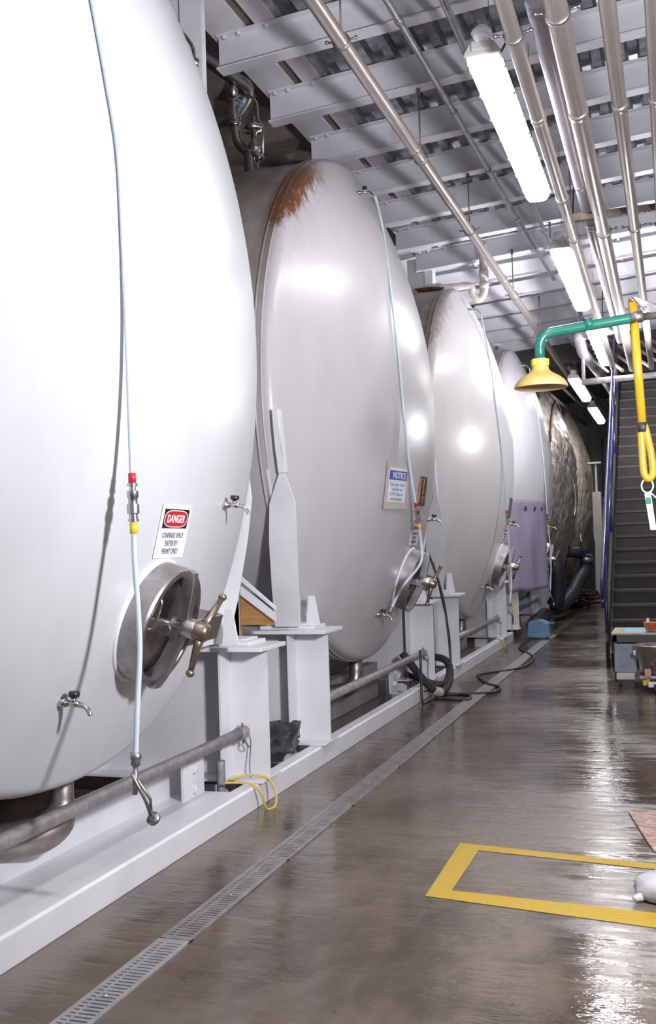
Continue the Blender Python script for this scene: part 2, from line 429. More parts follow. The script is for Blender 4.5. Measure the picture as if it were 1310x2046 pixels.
# beams across the aisle
def beam(y, x0, x1, depth=.27, wf=.13, tf=.014, bolts=True):
    mb = MB()
    def bar(ya, yb, za, zc):
        mb.hexa([(x0, ya, zb(x0)+za), (x1, ya, zb(x1)+za), (x1, yb, zb(x1)+za), (x0, yb, zb(x0)+za)],
                [(x0, ya, zb(x0)+zc), (x1, ya, zb(x1)+zc), (x1, yb, zb(x1)+zc), (x0, yb, zb(x0)+zc)])
    bar(y-wf/2, y+wf/2, 0, tf); bar(y-.008, y+.008, tf, depth-tf); bar(y-wf/2, y+wf/2, depth-tf, depth)
    if bolts:
        for bx in (-3.14, -3.02, -2.79):
            mb.lathe([(.02, 0), (.02, .02), (.004, .022)], (bx, y-.04, zb(bx)+depth-tf), (0, 0, -1), 8)
    return mb
BY = [-1.3, -.23, .84, 1.91, 2.98, 4.05, 5.12, 6.19, 7.27, 8.34, 9.42, 10.49, 11.56, 12.63, 13.70]
for y in BY:
    struct('ceiling_beam', beam(y, -3.2, 3.0), M['beam'])
for y in (14.9, 16.0, 17.1, 18.2, 19.3, 20.4):
    struct('ceiling_purlin', beam(y, -6.9, 3.0, .22, .06, .008, False), M['beam'])
for y in (21.6, 22.8, 24.0, 25.2, 26.4, 27.6, 28.8):
    struct('ceiling_purlin_dark', beam(y, -6.9, 3.0, .24, .12, .012, False), M['dark_roof'])
for xx in (-4.1, -2.6, -.6, 1.2):
    struct('ceiling_rib', slab(xx, xx+.03, 14, 21.1, .26, .30), M['beam'])
struct('ceiling_header', slab(-6.9, 3.0, 21.1, 21.3, -.25, .3), M['dark_roof'])
# columns behind the tanks
def hcol(x, y, z1, w=.26):
    mb = MB().box((x-w/2, y-w/2, 0), (x+w/2, y-w/2+.015, z1)).box((x-w/2, y+w/2-.015, 0), (x+w/2, y+w/2, z1)).box((x-.006, y-w/2, 0), (x+.006, y+w/2, z1))
    return mb
struct('column', MB().box((-2.955, 6.08, 0), (-2.80, 6.14, 5.47)).box((-3.16, 6.10, 0), (-2.955, 6.14, 5.47)), M['beam'])
struct('column', hcol(-3.12, 10.85, 5.2), M['beam'])
struct('column', MB().box((-3.34, 13.75, 0), (-3.10, 13.95, 5.4)).box((-3.09, 13.70, 0), (-2.98, 13.9, 5.4)), M['white'])
# curb, low wall behind it
struct('curb', MB().prism([(-2.44, 0), (-2.355, 0), (-2.35, .125), (-2.362, .135), (-2.44, .135)], 1, -3, 15.6), M['white'], bevel=.004)
struct('wall_low', MB().box((-2.85, 1.2, 0), (-2.74, 5.42, .30)), M['white'], bevel=.006)
struct('floor_pad', MB().box((-2.74, 1.2, 0), (-2.44, 5.42, .126)), M['white'])
for ya, yb in ((7.1, 9.95), (11.7, 14.6), (16.3, 19.2)):
    struct('wall_low', MB().box((-2.98, ya, 0), (-2.86, yb, .34)), M['pad'], bevel=.006)
# drain channel under the grates
struct('floor_channel', MB().box((-1.955, -1, .0008), (-1.825, 20, .0015)), simple('dark_channel', (.02, .018, .017), .4))
# yellow box on the floor
yl = MB()
yl.add([(-1.07, 4.34, .0022), (-.975, 4.435, .0022), (-.967, 5.035, .0022), (-1.079, 5.14, .0022)], [(0, 1, 2, 3)])
yl.add([(-1.07, 4.34, .0022), (1.2, 3.975, .0022), (1.2, 4.226, .0022), (-.975, 4.435, .0022)], [(0, 1, 2, 3)])
yl.add([(-.967, 5.035, .0022), (1.2, 4.727, .0022), (1.2, 4.80, .0022), (-1.079, 5.14, .0022)], [(0, 1, 2, 3)])
struct('floor_marking', yl, M['line'], 'yellow painted box outline on the wet brown floor', 'floor marking')

# ================================================================== TANKS
def revolve(k, prof, nseg, wob=0.0, seed=0):
    mb = MB(); vs = []; c = Vector((XK+DX[k], YC[k], ZC))
    for x, r in prof:
        for s in range(nseg):
            a = 2*PI*s/nseg
            p = c+Vector((x, r*math.cos(a), r*math.sin(a)))
            if wob and r > .05:
                q = Vector((x*2.2, math.cos(a)*r*1.1, math.sin(a)*r*1.1+seed))
                d = noise.noise(q*1.6)*.6+abs(noise.noise(q*3.7))*.5+noise.noise(q*8)*.2
                nn = Vector((max(x, 0)*1.6, math.cos(a)*r/R, math.sin(a)*r/R)).normalized() if x > 0 else Vector((0, math.cos(a), math.sin(a)))
                p += nn*d*wob
            vs.append(p)
    fs = [(i*nseg+s, i*nseg+(s+1) % nseg, (i+1)*nseg+(s+1) % nseg, (i+1)*nseg+s) for i in range(len(prof)-1) for s in range(nseg)]
    return mb.add(vs, fs, True)
def head_prof(nk=8, nc=30):
    p = []
    for i in range(nk+1):
        t = PI/2+(ANG-PI/2)*i/nk; p.append((RK*math.cos(t), R-RK+RK*math.sin(t)))
    for i in range(1, nc+1):
        t = ANG*(1-i/nc); p.append((X0+RC*math.cos(t), RC*math.sin(t)))
    return p
def sample_valve(k, dy, dz, parent, spout_hose=False):
    Mx = head_frame(k, dy, dz); n = Vector((1, 0, 0)); P = Mx.translation
    mb = MB(); X = lambda a, b, c: P+Vector((a, b, c))*.8
    mb.tube([X(-.01, 0, 0), X(.035, 0, 0)], .017, 10).tube([X(.03, 0, 0), X(.05, 0, 0)], .012, 10)
    mb.tube([X(.045, 0, 0), X(.105, 0, -.006)], .012, 12).tube([X(.075, 0, 0), X(.075, 0, .028)], .011, 10)
    mb.tube(smooth_path([X(.10, 0, -.006), X(.135, 0, -.016), X(.155, 0, -.035), X(.165, 0, -.058)], 4), [.011]*4+[.0095]*9, 10)
    v = mb.build('sample_valve', M['stain'], parent)
    kb = MB().lathe([(.002, .022), (.020, .024), (.022, .029), (.022, .041), (.018, .045), (.002, .045)], X(.075, 0, 0), (0.1, 0, 1), 14)
    tag(kb.build('valve_knob', M['knob'], v), 'black valve knob')
    return v
def manway(k, parent, spin=0.0):
    Mx = head_frame(k, .145, -1.415)
    mb = MB(); mb.M = Mx
    mb.lathe([(.262, -.06), (.264, .095), (.257, .105), (.232, .105), (.225, .095), (.223, -.04)], n=48)
    ring = mb.build('manway', M['stain_dull'], parent, sharp=35)
    tag(ring, 'stainless steel oval manway collar')
    mb = MB(); mb.M = Mx
    mb.lathe([(.257, .004), (.271, .003), (.275, -.006), (.270, -.03)], n=48); mb.build('weld_bead', M['white'], ring)
    mb = MB(); mb.M = Mx
    mb.lathe([(.216, .02), (.21, .035), (.16, .030), (.09, .012), (.001, .008)], n=40); mb.build('door', M['stain_dull'], ring)
    mb = MB(); mb.M = Mx
    mb.tube(bend([(-.10, .13, .02), (-.10, .12, .075), (-.11, -.01, .075), (-.11, -.02, .02)], .02), .008, 10); mb.build('door_handle', M['stain'], ring)
    mb = MB(); mb.M = Mx      # bowed crossbar of flat plate
    outer = [(-.262, .125), (-.21, .145), (-.03, .178), (.03, .178), (.20, .160), (.258, .145), (.266, .12)]
    inner = [(.245, .09), (.19, .105), (.03, .120), (-.03, .120), (-.19, .09), (-.245, .08), (-.27, .09)]
    mb.prism(outer+inner, 0, -.024, .024); mb.build('crossbar', M['stain_dull'], ring, bevel=.004)
    mb = MB(); mb.M = Mx
    mb.tube([(0, .02, .11), (0, .03, .215)], .042, 24)
    mb.cbox((-.045, .0, .085), (.02, .05, .15)).tube([(-.06, 0, .105), (.0, 0, .105)], .024, 14).tube([(0, 0, .03), (0, .02, .15)], .026, 14)
    mb.build('spindle', M['stain'], ring, bevel=.002)
    mb = MB(); mb.M = Mx
    mb.lathe([(.001, .195), (.039, .195), (.041, .207), (.04, .262), (.028, .275), (.001, .276)], (0, .03, 0), n=20)
    for ang in (58+spin, -97+spin, 178+spin):
        if spin == 0 and ang == 178: continue
        a = math.radians(ang); d = Vector((math.cos(a), math.sin(a), .08))
        c0 = Vector((0, .03, .238))
        mb.tube([c0+d*.02, c0+d*.06, c0+d*.17], [.021, .018, .012], 12); mb.ball(c0+d*.178, .018, 12)
    tag(mb.build('handwheel', M['bronze'], ring), 'bronze coloured spoke handle')
    mb = MB(); mb.M = Mx      # hinge arm: folded triangular bracket
    mb.prism([(.03, .175), (.37, .165), (.37, .177), (.03, .187)], 1, -.055, .055)
    mb.prism([(.37, .165), (.280, .015), (.292, .012), (.382, .165)], 1, -.055, .055)
    mb.prism([(.04, .175), (.37, .166), (.285, .02), (.25, .03)], 1, -.055, -.047)
    mb.build('hinge_arm', M['stain_dull'], ring)
    mb = MB(); mb.M = Mx
    mb.tube([(.282, -.09, .06), (.282, .095, .06)], .014, 12).lathe([(.02, 0), (.024, .006), (.02, .012), (.001, .013)], (.282, .095, .06), (0, 1, 0), 12)
    mb.cbox((.268, .03, .03), (.012, .1, .06))
    mb.build('hinge_pin', M['stain'], ring)
    return ring

def tank(k, label, matl, seam=None, foil=False, man=True, lug=True):
    t = empty('storage_tank', (XK+DX[k], YC[k], 0))
    tag(t, label, 'tank', 'row of big horizontal storage tanks')
    if foil:
        prof = [(-4.3+i*.25, R) for i in range(18)]+head_prof(6, 34)
        revolve(k, prof, 220, .085, k*9.1).build('wrapped_shell', matl, t)
    else:
        revolve(k, head_prof(), 160).build('head', matl, t)
        revolve(k, [(-4.3, R-.004), (-2, R-.004), (-.09, R-.004), (-.075, R-.004)], 128).build('shell', matl, t)
        mb = MB()
        for cx, rr in ((-.062, .010), (-.012, .007)):
            pts = [(XK+DX[k]+cx, YC[k]+(R+.001)*math.cos(a), ZC+(R+.001)*math.sin(a)) for a in [2*PI*i/120 for i in range(121)]]
            mb.tube(pts, rr, 6, False)
        revb = revolve(k, [(-.075, R-.004), (-.06, R+.003), (-.012, R+.003), (0, R)], 128)
        mb.add(revb.v, revb.f, True)
        mb.build('seam_band', matl if seam is None else seam, t)
    if lug:
        Xl = XK+DX[k]-.27; zl = ZC+R
        pts = [(Xl-.14, zl-.05), (Xl-.14, zl+.04)]+[(Xl+.14*math.cos(a), zl+.04+.12*math.sin(a)) for a in [PI-PI*i/14 for i in range(1, 14)]]+[(Xl+.14, zl+.04), (Xl+.14, zl-.05)]
        lg = MB().prism(pts, 1, YC[k]-.012, YC[k]+.012).build('lifting_lug', M['white'], t)
        MB().tube([(Xl+.03, YC[k]-.0135, zl+.075), (Xl+.03, YC[k]+.0135, zl+.075)], .034, 16).build('lug_eye', M['dark_wall'], lg)
    if man: manway(k, t)
    return t
M['tank1'] = mat_tank('tank_paint_clean', (.575, .582, .605), 0, 0, .33)
M['tank2'] = mat_tank('tank_paint_rusty', (.51, .49, .51), .95, 1.0, .32)
M['tank3'] = mat_tank('tank_paint_stained', (.62, .605, .615), .9, .35, .32)
M['tank4'] = mat_tank('tank_paint_scuffed', (.61, .60, .64), .5, .2, .32)
M['seam2'] = simple('rusty_seam', (.30, .25, .22), .5, c2=(.20, .12, .075), scale=6, stretch=(1, 1, .4))
T1 = tank(1, 'clean white storage tank nearest the viewer with the red DANGER sign', M['tank1'])
T2 = tank(2, 'white storage tank with brown rust along its upper rim and a NOTICE sheet', M['tank2'])
T3 = tank(3, 'white storage tank with dirty brown crown, just behind the rusty rimmed tank', M['tank3'])
T4 = tank(4, 'white storage tank half covered by a purple plastic sheet', M['tank4'])
T5 = tank(5, 'storage tank wrapped in wrinkled silver foil behind the white tanks', M['foil'], foil=True, man=False, lug=False)
T6 = tank(6, 'farthest storage tank, wrapped in dusty tan sheeting', M['foil_tan'], foil=True, man=False, lug=False)
for k, t in ((1, T1), (2, T2), (3, T3), (4, T4)):
    sample_valve(k, -.36, -1.69, t); sample_valve(k, .70 if k > 1 else .77, -.91, t); sample_valve(k, -.37, 1.775, t)
# brown straps over the foil tanks
mb = MB(); mb.tube([(head_x(5, YC[5]+1.75*math.cos(a), ZC+1.75*math.sin(a))+.05, YC[5]+1.75*math.cos(a), ZC+1.75*math.sin(a)) for a in [PI*.85-i*PI*.06 for i in range(25)]], .022, 8)
tag(mb.build('strap', simple('brown_strap', (.10, .055, .03), .6), T5), 'brown strap over silver wrap')
# bottom outlets (thick elbows under the tanks)
for k, t, yo, x0, r0_, r1_, zl in ((1, T1, .19, -2.615, .052, .080, .285), (2, T2, .12, -2.66, .058, .062, .27), (3, T3, .1, -2.66, .058, .062, .27)):
    y0 = YC[k]+yo; rr = .15
    pts = bend([(x0, y0, ZC-R+.10), (x0, y0, zl), (x0-.5, y0-.8, zl-.01)], rr, 12)
    MB().tube(pts, [r0_]*1+[r0_+(r1_-r0_)*min(1, i/5) for i in range(len(pts)-1)], 20).build('outlet_pipe', M['outlet'], t)

# ---- supports
def support(y, k, sgn, label, bracket=True, front=-2.33):
    t = empty('tank_support', (front-.6, y, .085)); tag(t, label, 'steel support', 'white steel supports under the tanks')
    xb = -4.6
    MB().box((xb, y-.14, .136), (-2.325, y+.16, .152)).build('base_plate', M['white'], t, bevel=.003)
    MB().box((xb, y-.20, .905), (-2.285, y+.20, .93)).build('top_plate', M['white'], t, bevel=.003)
    MB().box((xb, y-.007, .152), (front, y+.007, .905)).build('web', M['white'], t)
    for xs in (-2.575, -3.5):
        MB().box((xs-.006, y-.155, .152), (xs+.006, y+.155, .905)).build('stiffener', M['white'], t)
    MB().box((-2.80, y-.10, .93), (-2.40, y+.16, .955)).box((-2.76, y-.07, .955), (-2.44, y+.13, .97)).build('bearing_pad', M['white'], t, bevel=.004)
    MB().box((-2.78, y-.10, .0), (-2.60, y+.10, .112)).build('pedestal', M['white'], t)
    if bracket:
        yc = YC[k]
        # tangent plate that follows the side of the shell up to a point, and the web behind it
        c = [(1.73, .955), (1.82, 1.22), (1.91, 1.55), (1.96, 1.80), (2.03, 2.03)]
        wl = [(-2.665, -2.485), (-2.645, -2.45), (-2.62, -2.42), (-2.59, -2.405), (-2.475, -2.455)]
        mb = MB()
        for i in range(len(c)-1):
            (d0, z0), (d1, z1) = c[i], c[i+1]; (a0, b0), (a1, b1) = wl[i], wl[i+1]
            th = .014*sgn
            mb.hexa([(a0, yc+sgn*d0, z0), (b0, yc+sgn*d0, z0), (b1, yc+sgn*d1, z1), (a1, yc+sgn*d1, z1)],
                    [(a0, yc+sgn*d0-th, z0), (b0, yc+sgn*d0-th, z0), (b1, yc+sgn*d1-th, z1), (a1, yc+sgn*d1-th, z1)])
        bk = mb.build('saddle_bracket', M['white'], t)
        poly = [(yc+sgn*(d-.018), z) for d, z in c]
        for zz in (2.03, 1.8, 1.55, 1.22, .955):
            poly.append((yc+sgn*(math.sqrt(max(.01, (R-.03)**2-(zz-ZC)**2))), zz))
        MB().prism(poly, 0, -2.585, -2.565).build('bracket_web', M['white'], bk)
        # narrow rib running on up the shell from the tip
        pts = [(-2.455, yc+sgn*(math.sqrt(R*R-(z-ZC)**2)+.035), z) for z in (2.0, 2.15, 2.3, 2.42)]
        mb = MB()
        for i in range(3):
            (x_, ya, za), (_, yb2, zb2) = pts[i], pts[i+1]
            mb.hexa([(x_-.04, ya, za), (x_+.012, ya, za), (x_+.012, yb2, zb2), (x_-.04, yb2, zb2)],
                    [(x_-.04, ya-sgn*.07, za), (x_+.012, ya-sgn*.07, za), (x_+.012, yb2-sgn*.07, zb2), (x_-.04, yb2-sgn*.07, zb2)])
        mb.build('bracket_rib', M['white'], bk, bevel=.006)
        # little tapered gusset beside it
        g = [(-2.47, .955), (-2.37, .955), (-2.405, 1.16), (-2.45, 1.16)]
        MB().prism(g, 1, yc+sgn*1.62-.008, yc+sgn*1.62+.008).build('gusset', M['white'], bk)
    return t
LEG = [(5.74, 1, 1, 'white support under the far side of the nearest tank, a yellow wire looped below it'),
       (6.88, 2, -1, 'white support under the near side of the rusty rimmed tank'),
       (10.18, 2, 1, 'white support with black hoses hanging below it, under the rusty rimmed tank'),
       (11.46, 3, -1, 'white support under the near side of the dirty crowned third tank'),
       (14.85, 3, 1, 'white support under the far side of the third tank, yellow strap beside it'),
       (16.1, 4, -1, 'white support left of the purple sheet lower corner, under the fourth tank'),
       (19.45, 4, 1, 'white support seen just below the purple sheet'),
       (20.6, 5, -1, 'white support under the silver foil wrapped tank')]
for y, k, s, lb in LEG: support(y, k, s, lb, bracket=k < 5)

# long bars resting through the supports, in front of the tanks
def bar(y0, y1, z, x, label, chain=True):
    t = empty('support_bar', (x, (y0+y1)/2, z)); tag(t, label, 'pipe', 'grey pipes along the supports')
    MB().tube([(x, y0, z), (x, y1, z)], .033, 20).build('pipe', M['bar'], t)
    MB().tube([(x, y1-.09, z), (x, y1+.005, z)], .040, 20).build('end_collar', M['bar'], t)
    mb = MB()
    mb.tube([(x+.01, y1-.05, z+.06), (x+.015, y1-.05, z-.06)], .006, 8)
    mb.tube(smooth_path([(x+.02, y1-.06, z+.03), (x+.06, y1-.05, z-.03), (x+.055, y1-.04, z-.1), (x+.05, y1-.05, z-.2), (x+.055, y1-.04, z-.27)], 5), .0035, 6)
    mb.tube(smooth_path([(x+.02, y1-.06, z-.03), (x+.055, y1-.09, z-.06), (x+.06, y1-.06, z-.08), (x+.02, y1-.04, z-.05)], 5), .0035, 6)
    mb.build('locking_chain', M['rack'], t)
bar(.6, 5.735, .41, -2.49, 'long grey weathered pipe along the front of the nearest tank')
bar(6.9, 10.175, .405, -2.44, 'grey pipe below the rusty rimmed tank, between its two supports')
bar(11.47, 14.845, .40, -2.46, 'grey pipe below the third tank, between its two supports')
bar(16.11, 19.445, .40, -2.47, 'dark grey pipe below the purple sheet')

# ---- level hoses
def hose(k, pts, label, coup, tail=None):
    P0 = Vector(pts[0]); t = empty('level_hose', (pts[-1][0], pts[-1][1], pts[-1][2])); tag(t, label, 'hose', 'clear level hoses hanging on the tank fronts')
    sp = smooth_path(pts, 8)
    MB().tube(sp, .0105, 12).build('tube', M['hose'], t)
    # coupling on the point nearest the height coup
    i = min(range(1, len(sp)-1), key=lambda j: abs(sp[j].z-coup)); c = sp[i]; d = (sp[i+1]-sp[i-1]).normalized()
    if d.z > 0: d = -d
    q = lambda prof: MB().lathe(prof, c, d, 16)
    cp = q([(.0105, -.075), (.019, -.075), (.019, -.065), (.012, -.064), (.012, -.05), (.021, -.046), (.021, -.025), (.017, -.02), (.017, .0), (.023, .003), (.023, .035), (.016, .04), (.016, .055), (.02, .056), (.02, .066), (.0105, .067)]).build('coupling', M['stain'], t, sharp=40)
    tag(q([(.0105, -.115), (.0145, -.113), (.0145, -.077), (.0105, -.076)]).build('red_sleeve', M['red'], t), 'red sleeve')
    tag(q([(.0105, .07), (.0150, .071), (.0150, .11), (.0105, .112)]).build('yellow_sleeve', M['yellow'], t), 'yellow sleeve')
    e = sp[-1]; d2 = (sp[-1]-sp[-3]).normalized()
    MB().lathe([(.0105, -.03), (.02, -.03), (.021, -.01), (.016, .0), (.019, .012), (.012, .02), (.001, .02)], e, d2, 14).build('hose_clamp', M['stain_dull'], t)
    if tail:
        a = e+d2*.02
        mb = MB().tube([a, a+d2*.10], .010, 10).tube([a+Vector((.0, -.03, -.02)), a+Vector((0.02, .03, -.13)), a+Vector((.03, .055, -.19))], [.006, .006, .008], 8)
        mb.tube([a+Vector((.0, .0, -.04)), a+Vector((0.03, .05, -.13)), a+Vector((.03, .055, -.19))], .006, 8)
        mb.lathe([(.001, 0), (.026, .0), (.026, .012), (.001, .013)], a+Vector((.032, .06, -.2)), Vector((.1, .5, -.4)), 14)
        mb.build('drain_cock', M['stain_dull'], t)
def hp(k, px, py, gap=.016):      # point on the head (or hanging in front of its bulge below mid height)
    v = ray(px, py); best = None
    for i in range(6000):
        p = EYE+v*(1.5+i*.004)
        lim = head_x(k, p.y, p.z) if p.z > ZC else XK+DX[k]+hx(math.hypot(p.y-YC[k], 0))
        if math.hypot(p.y-YC[k], max(p.z-ZC, 0)) < R and p.x <= lim+gap: return p
    return at(px, py, X=-1.94)
top1 = head_frame(1, -.37, 1.775).translation+Vector((.15, 0, -.05))
hose(1, [tuple(top1)]+[hp(1, *p) for p in ((185, 0), (212, 150), (236, 300), (246, 480), (255, 700), (262, 900), (266, 1020), (269, 1120), (277, 1240), (279, 1310), (274, 1420), (271, 1520))],
     'pale blue clear hose hanging down the nearest tank past its manway', 1.68, True)
top2 = head_frame(2, -.37, 1.775).translation+Vector((.15, 0, -.05))
v2 = head_frame(2, -.36, -1.69).translation+Vector((.12, 0, .03))
hose(2, [tuple(top2)]+[hp(2, *p) for p in ((765, 460), (781, 580), (795, 700), (806, 820), (818, 930), (834, 1030), (841, 1085), (840, 1125))]+[tuple(hp(2, 822, 1165)+Vector((-.05, 0, 0))), tuple(v2+Vector((0.05, .06, .12))), tuple(v2)],
     'pale hose curving across the manway of the rusty rimmed tank', 1.72)
top3 = head_frame(3, -.37, 1.775).translation+Vector((.15, 0, -.05))
hose(3, [tuple(top3)]+[hp(3, *p) for p in ((975, 705), (991, 810), (1003, 910), (1010, 1000), (1014, 1050), (1018, 1110), (1021, 1160), (1018, 1208))],
     'pale hose hanging in front of the third tank with the dirty crown', 1.76, True)
top4 = head_frame(4, -.37, 1.775).translation+Vector((.15, 0, -.05))
hose(4, [tuple(top4)]+[hp(4, *p) for p in ((1072, 815), (1083, 900), (1089, 970), (1093, 1030), (1096, 1065), (1100, 1110), (1100, 1150), (1099, 1180))],
     'pale hose hanging along the right edge of the purple sheet', 1.80, True)

# ---- signs and plates on the tanks
def danger(k, dy, dz, w, h, label, spin=0.0):
    F = head_frame(k, dy, dz, .0012) @ Matrix.Rotation(spin, 4, 'Z')
    t = empty('danger_sign', F.translation); tag(t, label, 'sign')
    def plate(name, m, x0, y0, x1, y1, z0, z1):
        mb = MB(); mb.M = F; mb.box((x0, y0, z0), (x1, y1, z1)); return mb.build(name, m, t)
    plate('sign_face', M['paper'], -w/2, -h/2, w/2, h/2, -.001, .0015)
    hh = h*.36
    plate('sign_header', M['sign_black'], -w*.42, h*.42-hh, w*.42, h*.42, .0015, .0022)
    def oval(name, m, a, b, z0, z1):
        n = 40; pts = []
        for i in range(n):
            q = 2*PI*i/n; cx, cy = math.cos(q), math.sin(q)
            pts.append((a*math.copysign(abs(cx)**.55, cx), h*.42-hh/2+b*math.copysign(abs(cy)**.75, cy)))
        mb = MB(); mb.M = F; mb.prism(pts, 2, z0, z1); return mb.build(name, m, t)
    oval('oval_border', M['paper'], w*.395, hh*.45, .0022, .0028); oval('oval_badge', M['sign_red'], w*.375, hh*.40, .0028, .0034)
    T = lambda yy, zz: F @ Matrix.Translation((0, yy, zz))
    text('danger_text', 'DANGER', M['paper'], t, T(h*.42-hh/2, .0034), w*.60, hh*.42)
    for s, yy, ww in (('CONFINED SPACE', -.07, .72), ('ENTER BY', -.22, .42), ('PERMIT ONLY', -.37, .55)):
        text('sign_text', s, M['sign_black'], t, T(h*yy, .0015), w*ww, h*.10, bold=False)
danger(1, .165, -1.04, .29, .23, 'red, black and white DANGER sign above the manway of the nearest tank')
danger(2, .10, -1.02, .31, .24, 'small DANGER sign half hidden by the hose, above the manway of the rusty rimmed tank')
danger(3, .15, -1.02, .30, .24, 'tiny DANGER sign above the manway of the third tank with the dirty crown')
F = head_frame(2, -.59, -.66, .004); t = empty('notice_sign', F.translation); tag(t, 'blue and white NOTICE sheet under old tape on the rusty rimmed tank', 'sign')
def fb(m, name, x0, y0, x1, y1, z0, z1):
    mb = MB(); mb.M = F; mb.box((x0, y0, z0), (x1, y1, z1)); return mb.build(name, m, t)
tag(fb(M['tape'], 'tape_sheet', -.235, -.19, .235, .175, 0, .001), 'yellowed clear tape')
fb(M['paper'], 'sheet', -.175, -.135, .175, .135, .001, .002)
fb(M['sign_blue'], 'header', -.175, .04, .175, .112, .002, .0028)
text('header_text', 'NOTICE', M['paper'], t, F @ Matrix.Translation((.02, .076, .0028)), .26, .05)
for i, (s, ww) in enumerate((('This tank burst', .30), ('should be', .20), ('LOTO when in', .26), ('maintenance', .24))):
    text('notice_text', s, M['sign_blue'], t, F @ Matrix.Translation((0, .005-i*.038, .002)), ww, .024, bold=False)
F = head_frame(4, .25, -.66, .004); t = empty('notice_sign', F.translation); tag(t, 'small blue and white sheet beside the hose on the tank with the purple sheet', 'sign')
fb(M['paper'], 'sheet', -.17, -.15, .17, .135, 0, .002); fb(M['sign_blue'], 'header', -.17, .05, .17, .12, .002, .0028)
for k, dy, dz, m, lb in ((2, .10, -.68, M['copper'], 'copper coloured name plate on the rusty rimmed tank'), (3, .22, -.70, M['rack'], 'dark brown name plate on the third tank with the dirty crown'), (4, .5, -.70, M['rack'], 'dark name plate on the tank with the purple sheet')):
    F = head_frame(k, dy, dz, .003); mb = MB(); mb.M = F; mb.box((-.14, -.125, 0), (.14, .125, .004))
    if k == 2: mb.box((-.115, -.10, .004), (-.02, .10, .006)).box((.01, -.03, .004), (.115, .10, .006)).box((.01, -.10, .004), (.115, -.05, .006))
    tag(mb.build('name_plate', m, loc=F.translation, bevel=.001), lb, 'plate')

# purple plastic sheet taped to the fourth tank
def sheet():
    vs = []; fs = []; nx, nz = 26, 22
    for j in range(nz+1):
        for i in range(nx+1):
            u = i/nx; w = j/nz
            y = YC[4]-1.95+u*1.49+w*.02; z = 2.14-w*1.42
            zz = max(z, 2.05)
            x = max(head_x(4, y, zz), head_x(4, y, max(z, 1.9)))+.012
            if z < 1.95: x = head_x(4, y, 1.95)+.015+.03*math.sin(u*17)*w*(.4+.6*u)+.02*w*math.sin(u*7+1)
            vs.append((x, y, z+.015*math.sin(u*9)*w))
    for j in range(nz):
        for i in range(nx):
            a = j*(nx+1)+i; fs.append((a, a+1, a+nx+2, a+nx+1))
    return MB().add(vs, fs, True)
ps = sheet().build('plastic_sheet', M['sheet'])
sd = ps.modifiers.new('thickness', 'SOLIDIFY'); sd.thickness = .002
tag(ps, 'translucent purple plastic sheet hanging over the lower fourth tank', 'plastic sheet')
for yy in (-1.395, -1.07, -.75):
    y = YC[4]+yy; F = head_frame(4, yy, 2.0-ZC, .022)
    mb = MB(); mb.M = F; mb.lathe([(.001, .003), (.038, .003), (.04, 0), (.001, -.002)], n=18); mb.build('grommet', M['sheet_spot'], ps)

# valve group on top of the rusty tank
t = empty('valve_manifold', (-3.40, 8.3, ZC+R)); tag(t, 'stainless pipe and valve group standing on the crown of the rusty rimmed tank', 'valves')
zt = ZC+R
MB().tube([(-3.53, 8.3, 5.66), (-3.53, 8.3, 5.46)], .042, 16).build('riser_pipe', M['stain'], t)
MB().tube(smooth_path([(-3.53, 8.3, 5.47), (-3.53, 8.3, 5.34), (-3.52, 8.3, 5.22)], 5), .046, 16).build('riser_elbow', M['stain'], t)
MB().tube(smooth_path([(-3.52, 8.3, 5.22), (-3.50, 8.3, 5.08), (-3.42, 8.29, 4.98), (-3.33, 8.28, 4.93), (-3.28, 8.28, 4.88)], 6), .042, 16).build('offset_bend', M['stain'], t)
MB().lathe([(.085, -.05), (.07, .03), (.062, .22), (.06, .26)], (-3.38, 8.3, zt), (0, 0, 1), 20).build('nozzle', M['stain_dull'], t)
MB().lathe([(.03, -.06), (.055, -.05), (.055, .02), (.03, .04), (.03, .12), (.085, .13), (.09, .16), (.085, .18), (.02, .20), (.018, .26), (.001, .26)], (-3.35, 8.3, 5.02), (0, 0, 1), 20).build('relief_valve', M['stain'], t)
for z in (5.45, 5.25):
    mb = MB().lathe([(.05, -.012), (.062, -.010), (.062, .010), (.05, .012)], (-3.53, 8.3, z), (0, 0, 1), 18)
    mb.tube([(-3.60, 8.28, z), (-3.45, 8.22, z)], .008, 8).ball((-3.44, 8.22, z), .014, 8); mb.build('clamp', M['stain_dull'], t)
MB().tube(bend([(-3.50, 8.3, 5.60), (-3.33, 8.28, 5.42), (-3.30, 8.28, 5.38), (-3.30, 8.28, 5.25), (-3.25, 8.28, 5.16), (-3.27, 8.28, 4.86)], .03), .012, 10).build('small_tube', M['stain'], t)
MB().tube([(-3.335, 8.26, 5.16), (-3.335, 8.26, 4.82)], .016, 10).build('side_tube', M['stain'], t)
tag(MB().lathe([(.001, 0), (.022, 0), (.022, .05), (.001, .05)], (-3.46, 8.26, 5.36), (0.4, 0, 1), 10).build('valve_tag', M['blue_plastic'], t), 'blue valve tip')
t = MB().tube(bend([(-4.6, 8.6, 5.32), (-3.62, 8.5, 5.40), (-3.42, 8.46, 5.62), (-3.75, 7.3, 5.72), (-3.9, 5.5, 5.75)], .14, 8), .062, 16).build('vent_pipe', M['stain_dull'])
tag(t, 'dark steel vent pipe bending behind the beam ends above the rusty rimmed tank', 'pipe')
t = MB().tube(bend([(-2.95, 5.95, 4.92), (-2.84, 5.9, 4.80), (-2.775, 5.9, 4.70), (-2.765, 5.9, 4.3)], .05), .011, 10).lathe([(.012, -.025), (.026, -.018), (.026, .018), (.012, .025)], (-2.766, 5.9, 4.60), (0, 0, 1), 12).build('vent_tube', M['stain'])
